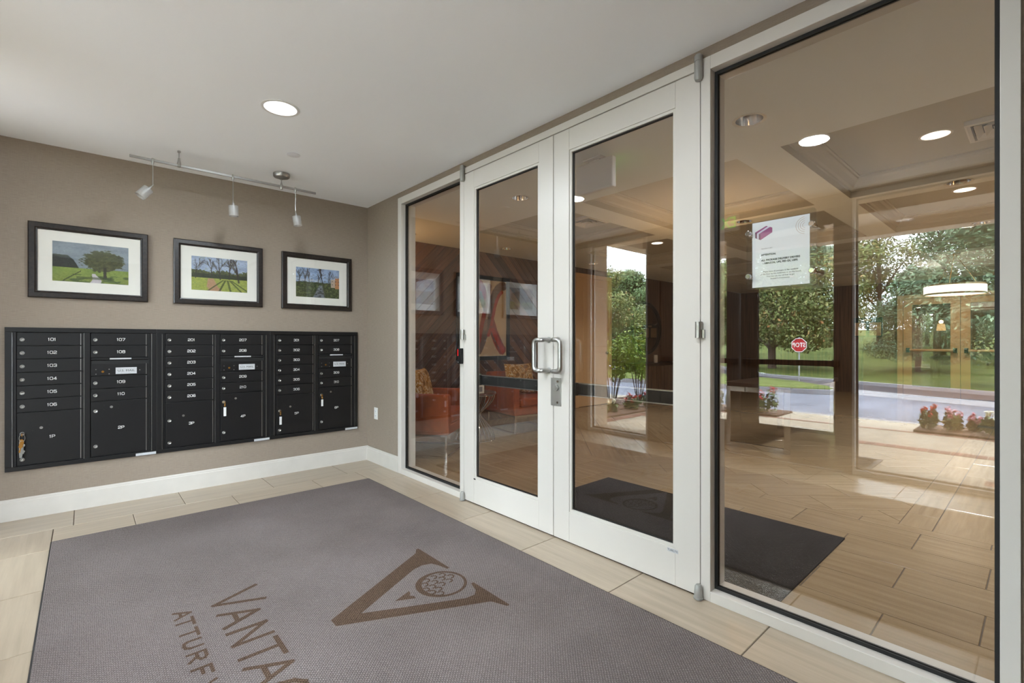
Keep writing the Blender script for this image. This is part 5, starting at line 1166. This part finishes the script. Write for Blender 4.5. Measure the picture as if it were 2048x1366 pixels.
for k, (x, y, h, r, pet, lbl) in enumerate([(-6.32, -3.58, 0.42, 0.10, 'pet_red', 'upright red flowering plant at the near end of right bed'), (-6.40, -3.83, 0.40, 0.12, 'pet_pink', 'tall pale pink flowering plant in the right bed'), (-6.58, -4.03, 0.26, 0.08, 'pet_pink', 'low pink flowering plant in the right bed'),
        (-6.38, -4.21, 0.38, 0.11, 'pet_white', 'cream white flowering plant in the right bed'), (-6.44, -4.50, 0.44, 0.12, 'pet_red', 'bushy red flowering plant at the far end of right bed'),
        (-6.42, -1.46, 0.48, 0.26, 'pet_red', 'large red flowering bush beside the island kerb, left of STOP sign'), (-6.45, -0.85, 0.36, 0.18, 'pet_white', 'white flowering plant next to the large red bush'),
        (-4.05, 0.22, 0.27, 0.13, 'pet_white', 'white flowering plant nearest the stone pier under shrubs'), (-4.55, 0.30, 0.28, 0.14, 'pet_white', 'cream flowering plant in front of the shrub stems'), (-5.05, 0.28, 0.30, 0.15, 'pet_red', 'red flowering plant in front of the shrub stems'), (-5.55, 0.26, 0.32, 0.15, 'pet_red', 'taller red flowering plant right of shrub stems')]):
    flower(x, y, h, r, pet, lbl, 200+k)
def shrub(x, y, h, r, label, seed):
    s = thing('shrub', label, 'shrub', (x, y, 0.02), 'multi-stemmed shrubs by the entrance'); rs = random.Random(seed); blobs = []
    for k in range(8):
        a = 2*math.pi*k/8+rs.uniform(-0.3, 0.3); q = rs.uniform(0.35, 1.0)*r; tx, ty, tz = x+q*math.cos(a), y+q*math.sin(a), h*rs.uniform(0.62, 0.95)
        MB().tube([(x+0.05*math.cos(a), y+0.05*math.sin(a), 0.0), (x+q*0.4*math.cos(a), y+q*0.4*math.sin(a), tz*0.45), (tx, ty, tz)], [0.012, 0.009, 0.004], 6).build('stem', M['bark'], s)
        blobs.append((tx, ty, tz-0.05, r*0.42, r*0.42, h*0.2)); blobs.append((x+q*0.6*math.cos(a), y+q*0.6*math.sin(a), tz*0.72, r*0.36, r*0.36, h*0.15))
    cloud_obj('foliage', leaf_cloud(blobs, 2600, 0.034, seed, 0.5, 0.2), M['leaf_lime'], s)
shrub(-5.3, 0.86, 1.45, 0.50, 'lime green multi-stemmed shrub in the bed beside the entrance', 11); shrub(-6.45, 1.02, 1.35, 0.44, 'second lime green shrub, farther along the bed', 12)
# trees: a few kinds, copied
def tree_mesh(h, r, low, nb, nl, size, seed, mat, trunk_r):
    rs = random.Random(seed); blobs = []
    for k in range(nb):
        a = rs.uniform(0, 2*math.pi); t = rs.uniform(0, 1); z = low+(h-low)*(0.08+0.84*t); q = r*math.sqrt(rs.uniform(0.05, 1))*(math.sin(math.pi*min(1, 0.22+0.80*t))**0.7)*0.82
        s_ = r*rs.uniform(0.26, 0.42); blobs.append((q*math.cos(a), q*math.sin(a), z, s_, s_, s_*0.62))
    tk = MB().tube([(0, 0, -0.4), (0.03, 0, 0.3), (0.02, 0.05, h*0.3), (0, 0, h*0.85)], [trunk_r*1.35, trunk_r, trunk_r*0.75, trunk_r*0.15], 10)
    for b in blobs[:9]:
        z0 = max(low*0.7, b[2]*0.55); tk.tube([(0.02, 0.03, z0), (b[0]*0.5, b[1]*0.5, (z0+b[2])/2+0.2), (b[0], b[1], b[2])], [trunk_r*0.4, trunk_r*0.25, trunk_r*0.08], 6)
    return tk, leaf_cloud(blobs, nl, size, seed, 0.5, 0.45), mat
KINDS = {}
for nm, args in {'lawn': (10.5, 5.2, 1.3, 46, 36000, 0.11, 3, 'leaf_olive', 0.25), 'dense': (13, 5.5, 0.5, 60, 50000, 0.12, 5, 'leaf_dark', 0.3), 'green': (9, 3.8, 0.6, 44, 34000, 0.11, 8, 'leaf_green', 0.22), 'loose': (11, 4.4, 1.2, 30, 20000, 0.11, 12, 'leaf_olive', 0.2)}.items():
    tk, lv, mt_ = tree_mesh(*args); t = thing('tree', 'tree', 'tree', (0, 0, 0), 'trees across the road')
    tk.build('trunk', M['bark'], t, smooth=True); cloud_obj('crown', lv, M[mt_], t); KINDS[nm] = [t, 0]
def tree(kind, x, y, rot, sc, label):
    proto, used = KINDS[kind]; z = gz(x)
    if used == 0: o = proto; o.location = (x, y, z); o.rotation_euler = (0, 0, rot); o['label'] = label
    else: o = dup(proto, (x, y, z), rot, label)
    KINDS[kind][1] += 1; o.scale = (sc, sc, sc)
tree('lawn', -28.8, 6.4, 0.4, 0.90, 'lawn tree with visible trunk behind the STOP sign')
tree('dense', -22.8, -5.0, 1.0, 0.80, 'dense dark tree reaching down to the lawn behind right flower bed')
tree('dense', -29.5, -0.3, 2.2, 0.42, 'short dense tree between the two tall dark trees and the lawn tree')
tree('green', -25.0, 14.0, 1.3, 0.75, 'round green tree behind the entrance shrubs')
tree('loose', -19.0, 11.3, 1.9, 0.52, 'small yellowish tree above the entrance shrubs')
tree('loose', -34.0, 21.5, 0.9, 0.66, 'thin leafed tree against sky, left of the round green tree')
tree('green', -36.0, 12.2, 2.9, 0.85, 'mid green tree up the lawn, left of the lawn tree')
tree('dense', -37.0, -3.2, 1.5, 0.92, 'tall dense tree up the lawn behind the one nearest the right kerb')
tree('loose', -45.0, 4.2, 2.0, 1.02, 'tall loose tree letting sky through, up the lawn beside the lawn tree')
tree('dense', -54.0, 13.0, 0.3, 0.95, 'dense dark tree on the skyline far up the lawn')
bp = thing('brick_pier', 'red brick pier with pale cap beyond the drive', 'pier', (-16.5, 5.2, gz(-16.5)))
MB().box(-16.8, -16.2, 4.9, 5.5, gz(-16.5), 1.0).build('shaft', M['brick'], bp); MB().box(-16.88, -16.12, 4.82, 5.58, 1.0, 1.12).build('cap', M['gutter'], bp)
lpz = thing('lantern_post', 'black lantern on a post beyond the canopy', 'street lamp', (-9.6, 2.25, -0.1))
MB().tube([(-9.6, 2.25, -0.1), (-9.6, 2.25, 2.75)], 0.035, 10).build('post', M['black'], lpz, smooth=True)
MB().lathe([(0.06, 2.75), (0.13, 3.05), (0.0, 3.05)], (-9.6, 2.25, 0), 'z', 6).build('lantern_glass', M['frost'], lpz); MB().lathe([(0.17, 3.05), (0.05, 3.18), (0.0, 3.24)], (-9.6, 2.25, 0), 'z', 6).build('cap', M['black'], lpz)
